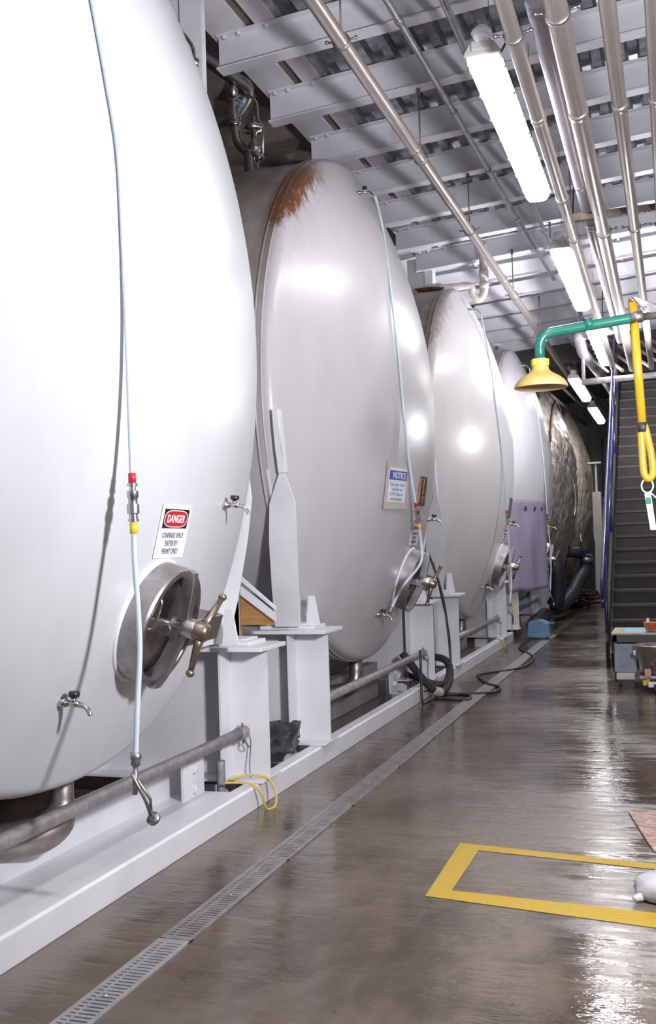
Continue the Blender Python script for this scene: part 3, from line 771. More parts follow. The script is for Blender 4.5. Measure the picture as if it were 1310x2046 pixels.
tag(t, 'thin bent steel tube beside the column at the top of the nearest tank', 'tube')
# rusty fibre rope over crown of tank 3
mb = MB()
for i in range(16):
    a = [Vector((-2.62-.12*random.random()-.3*random.random(), YC[3]-.55+.75*random.random(), 0)) for _ in range(5)]
    for p in a: p.z = ZC+math.sqrt(max(0, R*R-(p.y-YC[3])**2))+.02+.03*random.random()
    mb.tube(smooth_path(a, 4), .008, 5)
tag(mb.build('rope_tangle', simple('brown_fibre_rope', (.16, .075, .045), .9)), 'frayed brown rope tangle on the crown of the third tank', 'rope')
# pvc trap
t = empty('trap_pipe', (-2.2, 12.9, 4.4)); tag(t, 'white plastic drain trap pipe hanging below the beams above the third tank', 'pipe')
P = [at(974, 480, X=-2.15), at(974, 545, X=-2.15), at(972, 583, X=-2.15), at(958, 602, X=-2.17), at(938, 590, X=-2.2), at(937, 574, X=-2.22), at(925, 571, X=-2.24), at(890, 580, X=-2.3)]
y = 13.2
P = [(-2.20, y, 5.35), (-2.20, y, 4.82), (-2.21, y, 4.70), (-2.27, y-.02, 4.62), (-2.34, y-.05, 4.68), (-2.36, y-.07, 4.77), (-2.43, y-.1, 4.79), (-2.75, y-.2, 4.76)]
MB().tube(smooth_path(P, 6), .052, 16).build('pipe', M['pvc'], t)
for a, b in (((-2.20, y, 5.0), (-2.20, y, 4.9)), ((-2.20, y, 4.84), (-2.205, y, 4.76))):
    MB().tube([a, b], .062, 16).build('socket', M['pvc'], t)

# ================================================================== OVERHEAD PIPES AND LAMPS
def clamp_mb(c, r):
    mb = MB()
    mb.lathe([(r, -.012), (r+.01, -.012), (r+.01, .012), (r, .012)], c, (0, 1, 0), 18)
    for s in (-1, 1):
        mb.tube([(c[0]+s*(r+.004), c[1], c[2]+.005), (c[0]+s*(r+.05), c[1], c[2]+.012)], .007, 6)
        mb.ball((c[0]+s*(r+.05), c[1], c[2]+.012), .013, 8)
    return mb
def runpipe(name, x0, y0, x1, y1, z, r, mat, label, cat, clamps=(), joints=(), rods=(), seam=False):
    t = empty(name, (x0, (y0+y1)/2, z)); tag(t, label, cat)
    X = lambda y: x0+(x1-x0)*(y-y0)/(y1-y0)
    mb = MB().tube([(x0, y0, z), (x1, y1, z)], r, 20)
    mb.build('pipe', mat, t)
    for j in joints:
        MB().tube([(X(j), j-.035, z), (X(j), j+.035, z)], r+.006, 16).build('joint', mat, t)
    for c in clamps:
        clamp_mb((X(c), c, z), r).build('clamp', M['stain_dull'], t)
    for q in rods:
        mb = MB().tube([(X(q), q, z+r), (X(q), q, zb(X(q))+.02)], .007, 8).cbox((X(q), q, zb(X(q))-.02), (.03, .03, .07))
        tag(mb.build('hanger_rod', M['rack'], t), 'thin rusty hanger rod')
    return t
runpipe('overhead_pipe', -1.893, -3, -1.86, 21, 4.7, .048, M['stain_pipe'], 'long steel pipe hanging under the beams closest to the tanks', 'pipe',
        (6.19, 8.34, 10.49, 13.5, 16.3), (8.1, 12.6), (6.19, 8.34, 10.49, 13.5, 16.3))
runpipe('conduit_pipe', -1.86, -3, -1.40, 14, 4.98, .024, M['conduit'], 'thin grey conduit under the beams just right of the long steel pipe', 'conduit',
        (), (6.6, 8.2, 9.6, 11.2), ())
runpipe('conduit_pipe', -1.31, -3, -1.27, 21, 5.05, .027, M['conduit'], 'thin grey conduit passing behind the nearest lamp', 'conduit', (), (8.8, 10.3, 12.0), (8.34, 12.63))
runpipe('overhead_pipe', -.60, -3, -.80, 16.6, 4.1, .042, M['stain_pipe'], 'polished steel pipe right of the lamps, leftmost of the steel bundle', 'pipe', (5.3, 9.1), (6.4, 8.0), ())
runpipe('overhead_pipe', -.575, 5.3, -.62, 15.0, 4.26, .048, simple('pale_lavender_pipe', (.55, .53, .60), .3, .3), 'pale lavender pipe tucked behind the polished steel pipe', 'pipe', (9.2,), (8.2,), ())
runpipe('overhead_pipe', -.395, -3, -.52, 16.6, 4.1, .056, M['stain_pipe'], 'thick brown tinted steel pipe, second of the bundle right of the lamps', 'pipe', (5.15, 9.0), (6.4,), ())
runpipe('overhead_pipe', -.185, -3, -.24, 16.6, 4.1, .043, M['stain_pipe'], 'steel pipe third from the lamps in the overhead bundle', 'pipe', (9.0,), (6.4,), ())
runpipe('overhead_pipe', 0.01, -3, -.02, 16.6, 4.1, .036, M['stain_pipe'], 'steel pipe at the right edge of the overhead bundle', 'pipe', (9.0,), (6.4,), ())
for i, (y, lb) in enumerate(((8.85, 'brown steel channel crossing above the pipe bundle, beyond the nearest lamp'), (4.95, 'brown steel channel crossing above the pipe bundle at the top edge'))):
    t = empty('pipe_rack', (0, y, 4.16)); tag(t, lb, 'pipe rack')
    MB().prism([(y-.03, 4.165), (y+.03, 4.165), (y+.03, 4.225), (y+.024, 4.225), (y+.024, 4.171), (y-.024, 4.171), (y-.024, 4.225), (y-.03, 4.225)], 0, -.76, 1.2).build('channel', M['rack'], t)
    for xx in (-.72, .5): MB().tube([(xx, y, 4.2), (xx, y, zb(xx)+.02)], .007, 8).build('hanger_rod', M['rack'], t)
# cross pipe at the head of the stairs
t = empty('cross_pipe', (-.5, 16.7, 4.0)); tag(t, 'dark horizontal steel pipe where the overhead bundle ends, before the stairs', 'pipe')
MB().tube([(-1.30, 16.75, 3.97), (1.5, 16.65, 4.02)], .05, 16).build('pipe', M['bar'], t)
MB().tube([(-1.27, 16.75, 3.97), (-1.27, 16.75, 5.4)], .03, 12).build('upright', M['bar'], t)
for i in range(7):
    x0 = -.9+i*.22
    t = MB().tube([(x0, 16.85, 4.12), (x0-.75, 18.3+.1*i, 4.98)], .022+.006*(i % 2), 10).build('sloping_pipe', M['stain_pipe'])
    tag(t, 'slim steel pipe slanting up beyond the cross pipe above the stairs', 'pipe', 'slanting pipes above the stairs')
t = MB().tube(bend([(-.3, 15.3, 4.55), (-1.22, 15.5, 4.48), (-1.26, 16.6, 4.42), (-1.15, 21, 4.55), (-1.0, 30, 4.6)], .12), .085, 16).build('insulated_pipe', simple('pale_wrapped_pipe', (.42, .40, .42), .5))
tag(t, 'pale wrapped pipe elbow behind the green shower arm', 'pipe')
for i, xx in enumerate((-2.6, -2.3, -1.9)):
    t = MB().tube([(xx, 21.3, 4.75+.1*i), (xx+.3, 30.9, 4.8+.1*i)], .035, 10).build('far_pipe', M['bar'])
    tag(t, 'dark pipe running under the dark roof above the foil wrapped tanks', 'pipe', 'dark pipes under the far roof')

def lamp(x, y0, y1, z, label, first=False, w=.20):
    t = empty('ceiling_lamp', (x, (y0+y1)/2, z)); tag(t, label, 'lamp', 'fluorescent lamps over the aisle')
    h = w/2
    MB().prism([(x-h*.7, z+.07), (x+h*.7, z+.07), (x+h, z+.02), (x+h+.008, z), (x-h-.008, z), (x-h, z+.02)], 1, y0-.02, y1+.02).build('housing', M['housing'], t, bevel=.006)
    sec = [(-h*.96, 0), (-h*.86, -.045), (-h*.6, -.075), (h*.6, -.075), (h*.86, -.045), (h*.96, 0)]
    mid = (y0+y1)/2
    for a, b in ((y0+.09, mid-.05), (mid+.05, y1-.02)):
        MB().prism([(x+u, z+v) for u, v in sec], 1, a, b).build('diffuser', M['lamp'], t, bevel=.02)
    MB().prism([(x+u*.985, z+v*.985) for u, v in sec], 1, mid-.05, mid+.05).build('diffuser_joint', M['lamp_dim'], t)
    MB().prism([(x+u*.985, z+v*.985) for u, v in sec], 1, y0, y0+.09).build('diffuser_end', M['lamp_dim'], t)
    for i in range(7):
        yy = y0+.15+(y1-y0-.3)*i/6
        for s in (-1, 1): MB().cbox((x+s*(h+.004), yy, z-.006), (.012, .03, .036)).build('clip', M['stain'], t)
    for yy in (y0+.3, y1-.3):
        mb = MB()
        for s in (-.6, .6): mb.tube([(x+s*h, yy, z+.06), (x, yy, z+.35), (x, yy, zb(x)+.05)], .0025, 6)
        mb.build('suspension_cable', M['stain_dull'], t)
    if first or True:
        MB().lathe([(.001, .03), (.045, .028), (.056, .012), (.058, -.004), (.052, -.010), (.047, -.024), (.042, -.028), (.034, -.029), (.031, -.024), (.001, -.024)], (x+.01, y0-.06, z+.095), (.05, .22, .97), 28).build('sensor_dome', M['cap'], t, sharp=30)
        MB().cbox((x, y0-.01, z+.045), (.12, .06, .06)).build('end_box', M['housing'], t, bevel=.01)
        MB().tube(smooth_path([(x+.05, y0+.2, z+.06), (x+.10, y0+.35, z+.25), (x+.12, y0+.25, z+.45), (x+.14, y0+.5, zb(x)+.1)], 6), .008, 8).build('power_cord', M['black'], t)
lamp(-.94, 5.87, 8.43, 4.3, 'lit tubular lamp nearest the viewer, the largest of the row', True)
lamp(-.94, 10.08, 12.72, 4.3, 'lit lamp second in the row, below the pipe rack channel')
lamp(-.93, 14.25, 16.95, 4.3, 'lit lamp third in the row, just right of the green shower arm bend')
lamp(-1.57, 18.4, 21.2, 4.3, 'small lit lamp above the silver foil tank, below the cross pipe')
lamp(-1.57, 22.7, 25.5, 4.3, 'smallest and farthest lit lamp, left of the blue handrails')
lamp(-.94, 1.60, 4.2, 4.3, 'lit lamp of the row above the viewer')
lamp(-.94, -2.6, 0.0, 4.3, 'lit lamp of the row behind the viewer')

# ================================================================== EMERGENCY SHOWER
t = empty('emergency_shower', (-.35, 4.95, 2.3)); tag(t, 'emergency shower with yellow bell head on a green arm and yellow pull rod', 'shower')
yS = 4.95
a0 = at(1079, 712, Y=yS); zH = a0.z
MB().tube(bend([(-.573, yS, 2.33), (-.573, yS, 2.475), (-.16, yS+.03, 2.515), (-.13, yS+.03, 2.518)], .085, 10), .0235, 20).build('arm_pipe', M['green'], t)
MB().tube([(-.36, yS+.012, 2.502), (-.325, yS+.015, 2.506)], .0265, 16).build('arm_sleeve', M['green'], t)
MB().tube([(-.14, yS+.03, 2.517), (3.0, yS+.1, 2.56)], .018, 14).tube([(-.155, yS+.03, 2.517), (-.10, yS+.03, 2.52)], .027, 14).build('supply_pipe', M['stain_dull'], t)
prof = [(.034, .088), (.038, .080), (.040, .066), (.048, .054), (.066, .042), (.090, .028), (.110, .012), (.122, -.006), (.126, -.020), (.124, -.023), (.117, -.010), (.09, .010), (.03, .03), (.001, .032)]
MB().lathe(prof, (-.573, yS, 2.242), (0, 0, 1), 40).build('shower_head', M['shower_yellow'], t, sharp=50)
MB().lathe([(.036, .0), (.042, .0), (.042, .03), (.036, .03)], (-.573, yS, 2.325), (0, 0, 1), 8, False).build('head_nut', M['yellow'], t)
pr = MB().tube([(-.145, yS+.06, 2.60), (-.125, yS+.06, 2.03)], .0205, 18)
pr.ball((-.145, yS+.06, 2.60), .0205)
rod = tag(pr.build('pull_rod', M['pull'], t), 'yellow pull rod')
c = Vector((-.125, yS+.06, 2.03))
lp = [c+Vector((-.006, 0, -.01)), c+Vector((-.006, 0, -.06)), c+Vector((-.004, 0, -.16)), c+Vector((.0, 0, -.235)), c+Vector((.018, 0, -.262)), c+Vector((.038, 0, -.24)), c+Vector((.036, 0, -.16)), c+Vector((.018, 0, -.05)), c+Vector((.008, 0, -.01))]
MB().tube(smooth_path(lp, 6), .017, 14).build('pull_loop', M['pull'], rod)
MB().tube([c+Vector((0, 0, -.0)), c+Vector((.002, 0, -.045))], .024, 16).build('grip_band', M['black'], rod)
MB().prism([(-.145, 2.615), (-.13, 2.618), (.02, 2.535), (.01, 2.49), (-.06, 2.51)], 1, yS+.035, yS+.045).build('lever_bracket', M['stain'], t, bevel=.002)
mb = MB()
for xx, zz in ((-.145, 2.60), (-.09, 2.555), (-.02, 2.53)): mb.lathe([(.001, -.012), (.009, -.012), (.009, 0), (.001, .001)], (xx, yS+.036, zz), (0, 1, 0), 10)
mb.build('bracket_bolts', M['stain_dull'], t)
ring = [c+Vector((.012+.026*math.sin(q), 0, -.295+.032*math.cos(q))) for q in [2*PI*i/20 for i in range(21)]]
MB().tube(ring, .0035, 8, False).build('tag_ring', M['cap'], t)
MB().tube(smooth_path([c+Vector((.02, 0, -.32)), c+Vector((.06, 0, -.36)), c+Vector((.12, 0, -.38)), c+Vector((.25, .01, -.40)), c+Vector((1.5, .05, -.48)), c+Vector((3.12, .1, -.30))], 6), .003, 8).build('tag_cord', M['cap'], t)
mb = MB(); q = c+Vector((.012, -.004, -.33))
tg = MB().hexa([q+Vector((-.014, 0, 0)), q+Vector((.014, 0, 0)), q+Vector((.032, 0, -.17)), q+Vector((.006, 0, -.17))],
          [q+Vector((-.014, .001, 0)), q+Vector((.014, .001, 0)), q+Vector((.032, .001, -.17)), q+Vector((.006, .001, -.17))]).build('inspection_tag', M['paper'], t)
MB().hexa([q+Vector((-.010, -.001, -.018)), q+Vector((.013, -.001, -.018)), q+Vector((.016, -.001, -.05)), q+Vector((-.008, -.001, -.05))],
          [q+Vector((-.010, 0, -.018)), q+Vector((.013, 0, -.018)), q+Vector((.016, 0, -.05)), q+Vector((-.008, 0, -.05))]).build('tag_header', M['green'], tg)

# ================================================================== STAIRS
RISE, TREAD, YB, XS = .17, .237, 12.45, -.76
t = empty('staircase', (.2, YB, 0)); tag(t, 'dark wide staircase climbing away behind the yellow pull rod', 'staircase')
for i in range(26):
    y = YB+i*TREAD; z = i*RISE
    mb = MB().box((XS, y, max(0, z-.0)), (1.4, y+TREAD+.02, z+RISE-.012), 0).box((XS, y-.012, z+RISE-.03), (1.4, y+TREAD, z+RISE), 1)
    mb.build('step', [M['stair'], M['nosing']], t)
L = 25*TREAD
MB().hexa([(XS-.05, YB-.1, 0), (XS-.02, YB-.1, 0), (XS-.02, YB+L, 25*RISE), (XS-.05, YB+L, 25*RISE)],
          [(XS-.05, YB-.1, .30), (XS-.02, YB-.1, .30), (XS-.02, YB+L, 25*RISE+.33), (XS-.05, YB+L, 25*RISE+.33)]).build('stringer', M['stair'], t)
hr = tag(MB().tube(bend([(XS-.035, YB-.52, .72), (XS-.035, YB-.55, 1.02), (XS-.035, YB-.35, 1.16), (XS-.035, YB+5.6, 1.16+5.95*RISE/TREAD)], .06), .020, 12).build('handrail', M['navy'], t), 'blue tubular handrail')
MB().tube([(XS-.035, YB-.20, .78), (XS-.035, YB+5.6, .78+5.8*RISE/TREAD)], .018, 12).build('mid_rail', M['navy'], hr)
MB().tube([(XS-.035, YB-.55, .8), (XS-.035, YB-.20, .78)], .02, 12).build('rail_return', M['navy'], hr)
for i in (0, 7, 14, 21):
    y = YB+.05+i*TREAD; z = i*RISE
    MB().tube([(XS-.035, y, z), (XS-.035, y, z+1.28)], .022, 12).build('rail_post', M['navy'], hr)
t = MB().box((-.86, 24.0, 2.3), (-.84, 24.2, 6)).build('blue_post', M['navy'])
tag(t, 'tall dark blue post left of the stairs under the roof', 'post')

# ================================================================== FLOOR ITEMS
# drain grates
def grate(y0, y1, slotted, label, bright):
    t = MB(); x0, x1 = -1.957, -1.823
    t.box((x0, y0+.003, .001), (x0+.018, y1-.003, .007)).box((x1-.018, y0+.003, .001), (x1, y1-.003, .007))
    t.box((x0, y0+.003, .001), (x1, y0+.02, .0065)).box((x0, y1-.02, .001), (x1, y1-.003, .0065))
    if slotted:
        y = y0+.02
        while y < y1-.03:
            t.box((x0+.018, y, .001), (x1-.018, y+.0165, .0068)); y += .0255
        t.box((x0+.040, y0+.02, .001), (x0+.050, y1-.02, .0066))
    else:
        t.box((x0+.018, y0+.02, .001), (x1-.018, y1-.02, .0062))
    t.lathe([(.008, .006), (.008, .0085), (.001, .009)], ((x0+x1)/2, (y0+y1)/2, 0), (0, 0, 1), 10)
    o = t.build('drain_grate', M['grate'] if not bright else M['grate_bright'])
    tag(o, label, 'grate', 'drain grates along the floor channel')
YG = [1.6, 2.6, 3.63, 4.68, 5.74, 6.8, 7.85, 8.9, 10.0, 11.1, 12.2, 13.3, 14.4, 15.5, 16.6]
names = ['slotted steel drain grate at the bottom edge', 'bright slotted drain grate nearest the viewer', 'slotted drain grate just beyond the bright one',
         'slotted drain grate beside the nearest tank support', 'drain grate level with the near support of the rusty rimmed tank', 'drain grate in front of the rusty rimmed tank',
         'drain grate before the black hose loop', 'drain grate under the lying black hose loop', 'drain grate crossed by the black hose', 'drain grate beyond the first hose crossing',
         'drain grate before the third tank far support', 'drain grate at the second hose crossing', 'drain grate next to the blue tub', 'farthest drain grate beyond the blue tub']
for i in range(len(YG)-1):
    grate(YG[i], YG[i+1], i < 7, names[i], i < 2)
# black hose on the floor
P = [at(*p, Z=.013) for p in ((1065, 1273), (1037, 1292), (1052, 1303), (1066, 1315), (1040, 1334), (962, 1346), (957, 1353), (975, 1366), (998, 1373), (988, 1382), (940, 1386), (880, 1387), (905, 1386), (938, 1390), (930, 1398), (868, 1395))]
for p in P: p.x = max(p.x, -2.31)
tag(MB().tube(smooth_path(P, 7), .013, 10).build('black_hose', M['black']), 'thin black hose snaking across the drain to the blue tub', 'hose')
# blue tub
t = empty('blue_tub', (-2.0, 15.9, 0)); tag(t, 'blue plastic tub lying on the floor at the end of the black hose', 'tub')
MB().prism([(-2.19, .03), (-1.93, .02), (-1.83, .05), (-1.86, .25), (-1.98, .30), (-2.16, .26)], 1, 15.8, 16.05).build('tub_body', M['blue_plastic'], t, bevel=.02)
MB().box((-2.0, 15.85, .235), (-1.78, 15.95, .25)).build('tub_lip', M['blue_plastic'], t)
MB().box((-2.15, 15.82, 0), (-1.9, 16.0, .03)).build('tub_foot', M['black'], t)
# black foam-wrapped hoses below the second tank's far support
def cable(name, pts, r, m, label, cat, n=12, group=None):
    return tag(MB().tube(smooth_path(pts, 7), r, n).build(name, m), label, cat, group)
hz = [(-2.55, 9.75, .45), (-2.38, 9.78, .22), (-2.26, 9.86, .07), (-2.20, 9.98, .06), (-2.18, 10.15, .14), (-2.21, 10.3, .26), (-2.3, 10.42, .32), (-2.5, 10.5, .34)]
t = empty('insulated_hose', (-2.3, 9.9, .03)); tag(t, 'thick black foam wrapped hose drooping to the floor below the rusty tank far support', 'hose')
MB().tube(smooth_path(hz, 7), .038, 14).build('sleeve', M['hosewrap'], t)
MB().tube(smooth_path(hz, 7)[13:19], .042, 14).build('tape_joint', M['tan_tape'], t)
cable('insulated_hose', [(-2.6, 10.0, .22), (-2.42, 10.0, .16), (-2.27, 10.02, .12), (-2.2, 10.1, .14), (-2.19, 10.25, .28)], .028, M['hosewrap'], 'thinner black wrapped hose joining the thick one below the support', 'hose')
cable('black_cable', [(-2.32, 9.55, .5), (-2.31, 9.5, .2), (-2.30, 9.48, .02), (-2.28, 9.6, .012), (-2.25, 9.9, .012)], .012, M['black'], 'black cable dropping to the floor left of the drooping hoses', 'cable')
cable('red_cable', [(-2.5, 9.6, .18), (-2.36, 9.75, .08), (-2.26, 9.95, .12), (-2.2, 10.12, .10), (-2.2, 10.3, .22), (-2.22, 10.42, .55), (-2.3, 10.5, .9), (-2.4, 10.6, 1.3)], .007, simple('dark_red_cable', (.10, .02, .02), .5), 'thin dark red cable looping among the drooping black hoses', 'cable')
cable('black_cable', [(-2.2, 10.1, .02), (-2.19, 10.28, .2), (-2.23, 10.4, .6), (-2.3, 10.48, 1.0), (-2.45, 10.6, 1.4)], .012, M['black'], 'black cable rising beside the rusty tank far support', 'cable')
cable('black_cable', [(-2.5, 9.95, .16), (-2.3, 9.98, .03), (-2.22, 10.05, .05), (-2.3, 10.15, .12)], .010, M['black'], 'short black cable loop under the drooping hoses', 'cable')
# yellow wire loops at the nearest support, shaped like hoops over the curb
cable('yellow_wire', [(-2.5, 5.45, .17), (-2.36, 5.50, .16), (-2.30, 5.52, .10), (-2.29, 5.56, .01), (-2.26, 5.62, .008), (-2.27, 5.66, .08), (-2.32, 5.66, .16), (-2.42, 5.6, .185), (-2.5, 5.52, .17)], .007, M['wire_yellow'], 'yellow wire hoop hanging over the curb below the nearest support', 'wire')
cable('yellow_strap', [(-2.27, 14.9, .95), (-2.26, 14.93, .7), (-2.25, 14.92, .45), (-2.27, 14.9, .2)], .010, M['wire_yellow'], 'yellow strap hanging beside the far support of the third tank', 'strap')
cable('yellow_wire', [(-2.36, 14.2, .16), (-2.28, 14.3, .12), (-2.27, 14.35, .03), (-2.3, 14.4, .015), (-2.33, 14.35, .1)], .008, M['wire_yellow'], 'yellow wire end at the curb below the third tank', 'wire')
# black plastic sheet scrap by near support of tank 2
vs = []; fs = []
for j in range(9):
    for i in range(13):
        x = -2.84+.36*i/12; y = 6.55+.02*j; z = .115+.19*j/8+.035*noise.noise(Vector((i*.7, j*.6, 3)))
        vs.append((x+.02*noise.noise(Vector((i*.9, j*.9, 1))), y+.06*noise.noise(Vector((i*.8, j*.7, 5))), z))
for j in range(8):
    for i in range(12):
        a = j*13+i; fs.append((a, a+1, a+14, a+13))
o = MB().add(vs, fs, True).build('plastic_scrap', M['tarry']); o.modifiers.new('thickness', 'SOLIDIFY').thickness = .004
tag(o, 'crumpled black plastic left of the rusty tank near support', 'plastic')
# bolted plates between supports
for y, lb in ((5.28, 'bolted white steel plate below the nearest support'), (9.62, 'bolted white steel plate below the rusty tank far support')):
    t = empty('bolted_plate', (-2.62, y, 0)); tag(t, lb, 'plate', 'bolted plates under the supports')
    MB().box((-2.62, y-.13, .09), (-2.605, y+.13, .36)).build('plate', M['white'], t)
    for z in (.17, .28): MB().lathe([(.026, 0), (.026, .016), (.012, .02), (.012, .03), (.001, .031)], (-2.605, y, z), (1, 0, 0), 6, False).build('bolt', M['white'], t)
cable('grey_post', [(-2.55, 5.52, 0), (-2.55, 5.52, .1), (-2.55, 5.52, .28)], .026, M['bar'], 'short grey pipe stub below the nearest support', 'pipe')
# plywood and white bars between tank 1 and tank 2, cone behind
G = lambda px, py, y: at(px, py, Y=y)
def slab_px(pts, y, th=.03):
    q = [G(px, py, y) for px, py in pts]
    return MB().prism([(p.x, p.z) for p in q], 1, y, y+th)
tag(slab_px([(480, 1190), (545, 1241), (545, 1249), (480, 1249)], 6.30).box((-2.80, 6.30, 0), (-2.74, 6.33, 1.05)).build('plywood_sheet', M['ply']), 'orange plywood wedge seen in the gap between the two nearest tanks', 'board')
tag(slab_px([(480, 1172), (549, 1226), (549, 1241), (480, 1189)], 6.27).box((-2.86, 6.27, 0), (-2.74, 6.29, 1.22)).build('white_bar', M['beam']), 'wide pale slanting bar just above the orange plywood wedge', 'bar')
tag(slab_px([(480, 1152), (549, 1213), (549, 1219), (480, 1161)], 6.27).box((-2.90, 6.27, 0), (-2.74, 6.28, 1.30)).build('white_bar', M['white']), 'thin white slanting bar, upper of the two over the plywood wedge', 'bar')
tag(MB().box((-5.6, 5.6, .0), (-4.3, 5.65, .32)).build('plywood_sheet', M['ply']), 'orange plywood glimpsed under the nearest tank', 'board')
c = at(35, 1642, X=-4.6); cb = Vector((-4.6, c.y, 0))
t = empty('traffic_cone', cb); tag(t, 'small orange cone on the floor far under the nearest tank', 'cone')
MB().lathe([(.10, .02), (.085, .03), (.022, .36), (.018, .38), (.001, .38)], cb, (0, 0, 1), 20).build('cone_body', M['cone'], t)
MB().box((cb.x-.14, cb.y-.14, 0), (cb.x+.14, cb.y+.14, .022)).build('cone_base', M['cone'], t, bevel=.006)
tag(MB().tube([(-3.4, 3.2, .42), (-3.2, 5.6, .40)], .016, 10).build('steel_tube', M['stain']), 'shiny steel tube lying behind the long grey pipe', 'pipe')
tag(MB().tube([(-4.9, 2.6, .52), (-3.5, 5.8, .50)], .02, 10).build('steel_tube', M['stain']), 'second steel tube glimpsed under the nearest tank', 'pipe')

# ribbed ducts, valve and junk in front of the foil tanks
def ribbed(pts, r, m, name, parent):
    sp = smooth_path(pts, 14); rs = [r*(1+.06*(i % 2)) for i in range(len(sp))]
    return MB().tube(sp, rs, 16).build(name, m, parent)
t = empty('ribbed_duct', (-1.9, 20.6, 0)); tag(t, 'dark ribbed duct curving down from the blue collar on the foil tank', 'duct')
ribbed([(-1.80, 22.3, 1.02), (-1.795, 22.25, .86), at(1154, 1162, X=-1.90), at(1142, 1187, X=-1.97), at(1124, 1207, X=-2.06), at(1110, 1216, X=-2.14)], .125, M['duct'], 'duct_hose', t)
MB().tube([(-1.78, 22.3, .98), (-1.78, 22.32, 1.10)], .14, 18).build('collar', M['stain_dull'], t)
tag(MB().tube([(-1.78, 22.3, 1.10), (-1.78, 22.32, 1.15)], .13, 18).build('blue_ring', M['blue_plastic'], t), 'blue ring')
MB().tube([(-2.2, 22.1, 1.25), (-1.75, 22.33, 1.18)], .12, 16).build('duct_elbow', M['duct'], t)
t = empty('ribbed_duct', (-2.0, 19.9, 0)); tag(t, 'dark ribbed duct standing right of the purple sheet', 'duct')
ribbed([at(1106, 1108, X=-2.08), at(1112, 1135, X=-2.03), at(1115, 1170, X=-2.02), at(1112, 1198, X=-2.06), at(1106, 1210, X=-2.12)], .135, M['duct'], 'duct_hose', t)
t = empty('ribbed_duct', (-2.3, 16.3, 0)); tag(t, 'dark ribbed duct end lying behind the blue tub', 'duct')
ribbed([(-2.3, 19.2, .14), (-2.25, 18.0, .14), (-2.18, 16.6, .13)], .12, M['duct'], 'duct_hose', t)
# steel bracketing on foil tank
mb = MB().tube(smooth_path([(-1.88, 21.3, 2.6), (-1.87, 21.3, 2.2), (-1.9, 21.2, 1.95)], 5), .02, 8).tube([(-1.86, 22.0, 1.6), (-1.84, 22.0, 1.3)], .02, 8).lathe([(.001, -.04), (.035, -.03), (.035, .03), (.001, .04)], (-1.85, 22.0, 1.45), (0, 0, 1), 10)
tag(mb.build('foil_fitting', M['stain']), 'shiny steel fittings on the front of the foil tank', 'fitting')
mb = MB()
for i in range(46):
    c = Vector((-2.15+.7*(random.random()-.5), 23.9+1.6*(random.random()-.5), .05+.4*random.random()*random.random()))
    pts = [c+Vector((.6*(random.random()-.5), .8*(random.random()-.5), .22*(random.random()-.3))) for _ in range(5)]
    for p in pts: p.z = max(.03, p.z)
    mb.tube(smooth_path(pts, 4), .025, 7)
tag(mb.build('hose_heap', M['junk']), 'dark red and black heap of hoses on the floor by the far wall', 'hoses', kind='stuff')
q = [at(px, py, Y=25.3) for px, py in ((1158, 1196), (1189, 1199), (1188, 1085), (1183, 1062), (1170, 1110))]
o = MB().prism([(p.x, max(p.z, .001)) for p in q], 1, 25.3, 25.34).build('dark_tarp', M['black'])
tag(o, 'dark tarp hanging to the floor below the farthest tank', 'tarp')
pa, pb = at(1191, 1206, Y=25.7), at(1209, 1206, Y=25.7)
t = empty('pale_post', (pa.x, 25.7, 0)); tag(t, 'pale square post with bracket top between farthest tank and blue handrails', 'post')
MB().box((pa.x, 25.7, 0), (pb.x, 25.95, at(1200, 982, Y=25.7).z)).build('post_body', M['pale_wall'], t, bevel=.01)
zt = at(1200, 982, Y=25.7).z
MB().box((pa.x+.08, 25.78, zt), (pa.x+.13, 25.83, zt+.68)).build('stem', M['pale_wall'], t)
MB().box((pa.x-.08, 25.68, zt+.68), (pb.x+.03, 25.95, zt+.72)).build('bracket_plate', M['pale_wall'], t)
cable('wall_conduit', [(-1.9, 30.9, 2.7), (-1.88, 30.9, 4.0), (-1.85, 30.9, 4.4), (-1.6, 30.9, 4.5), (-1.0, 30.9, 4.5)], .04, M['bar'], 'conduit bending up the far ribbed wall', 'conduit')

# ---- table and things on the right
TY = 11.0
t = empty('work_table', (-.1, TY, 0)); tag(t, 'low dark table with worn top before the stairs, at the right edge', 'table')
MB().box((-.655, TY-.12, .515), (.6, TY+.55, .535)).build('tabletop', M['wood'], t, bevel=.003)
MB().box((-.64, TY+.42, .30), (.59, TY+.44, .515)).box((-.64, TY-.10, .44), (.59, TY-.08, .515)).build('apron', M['table_black'], t)
for xx in (-.64, .56):
    for yy in (TY-.10, TY+.5): MB().box((xx, yy, 0), (xx+.035, yy+.035, .515)).build('leg', M['table_black'], t)
vs = []; fs = []
for j in range(9):
    for i in range(15):
        vs.append((-.56+.75*i/14, TY-.14+.45*j/8+.08*(1-i/14), .538+.012*abs(noise.noise(Vector((i*.6, j*.7, 2))))+(.0 if j else -.018)))
for j in range(8):
    for i in range(14): a = j*15+i; fs.append((a, a+1, a+16, a+15))
o = MB().add(vs, fs, True).build('blue_cloth', M['cloth']); o.modifiers.new('thickness', 'SOLIDIFY').thickness = .004
tag(o, 'light blue cloth spread on the low table', 'cloth')
t = empty('orange_scoop', (-.27, TY, .55)); tag(t, 'orange red plastic scoop on the blue cloth', 'scoop')
MB().lathe([(.06, 0), (.085, .07), (.088, .075), (.078, .07), (.055, .008), (.001, .006)], (-.26, TY-.02, .557), (0, 0, 1), 20).build('bowl', M['orange'], t)
MB().tube([(-.31, TY-.05, .60), (-.20, TY-.09, .63)], .012, 8).build('handle', M['orange'], t)
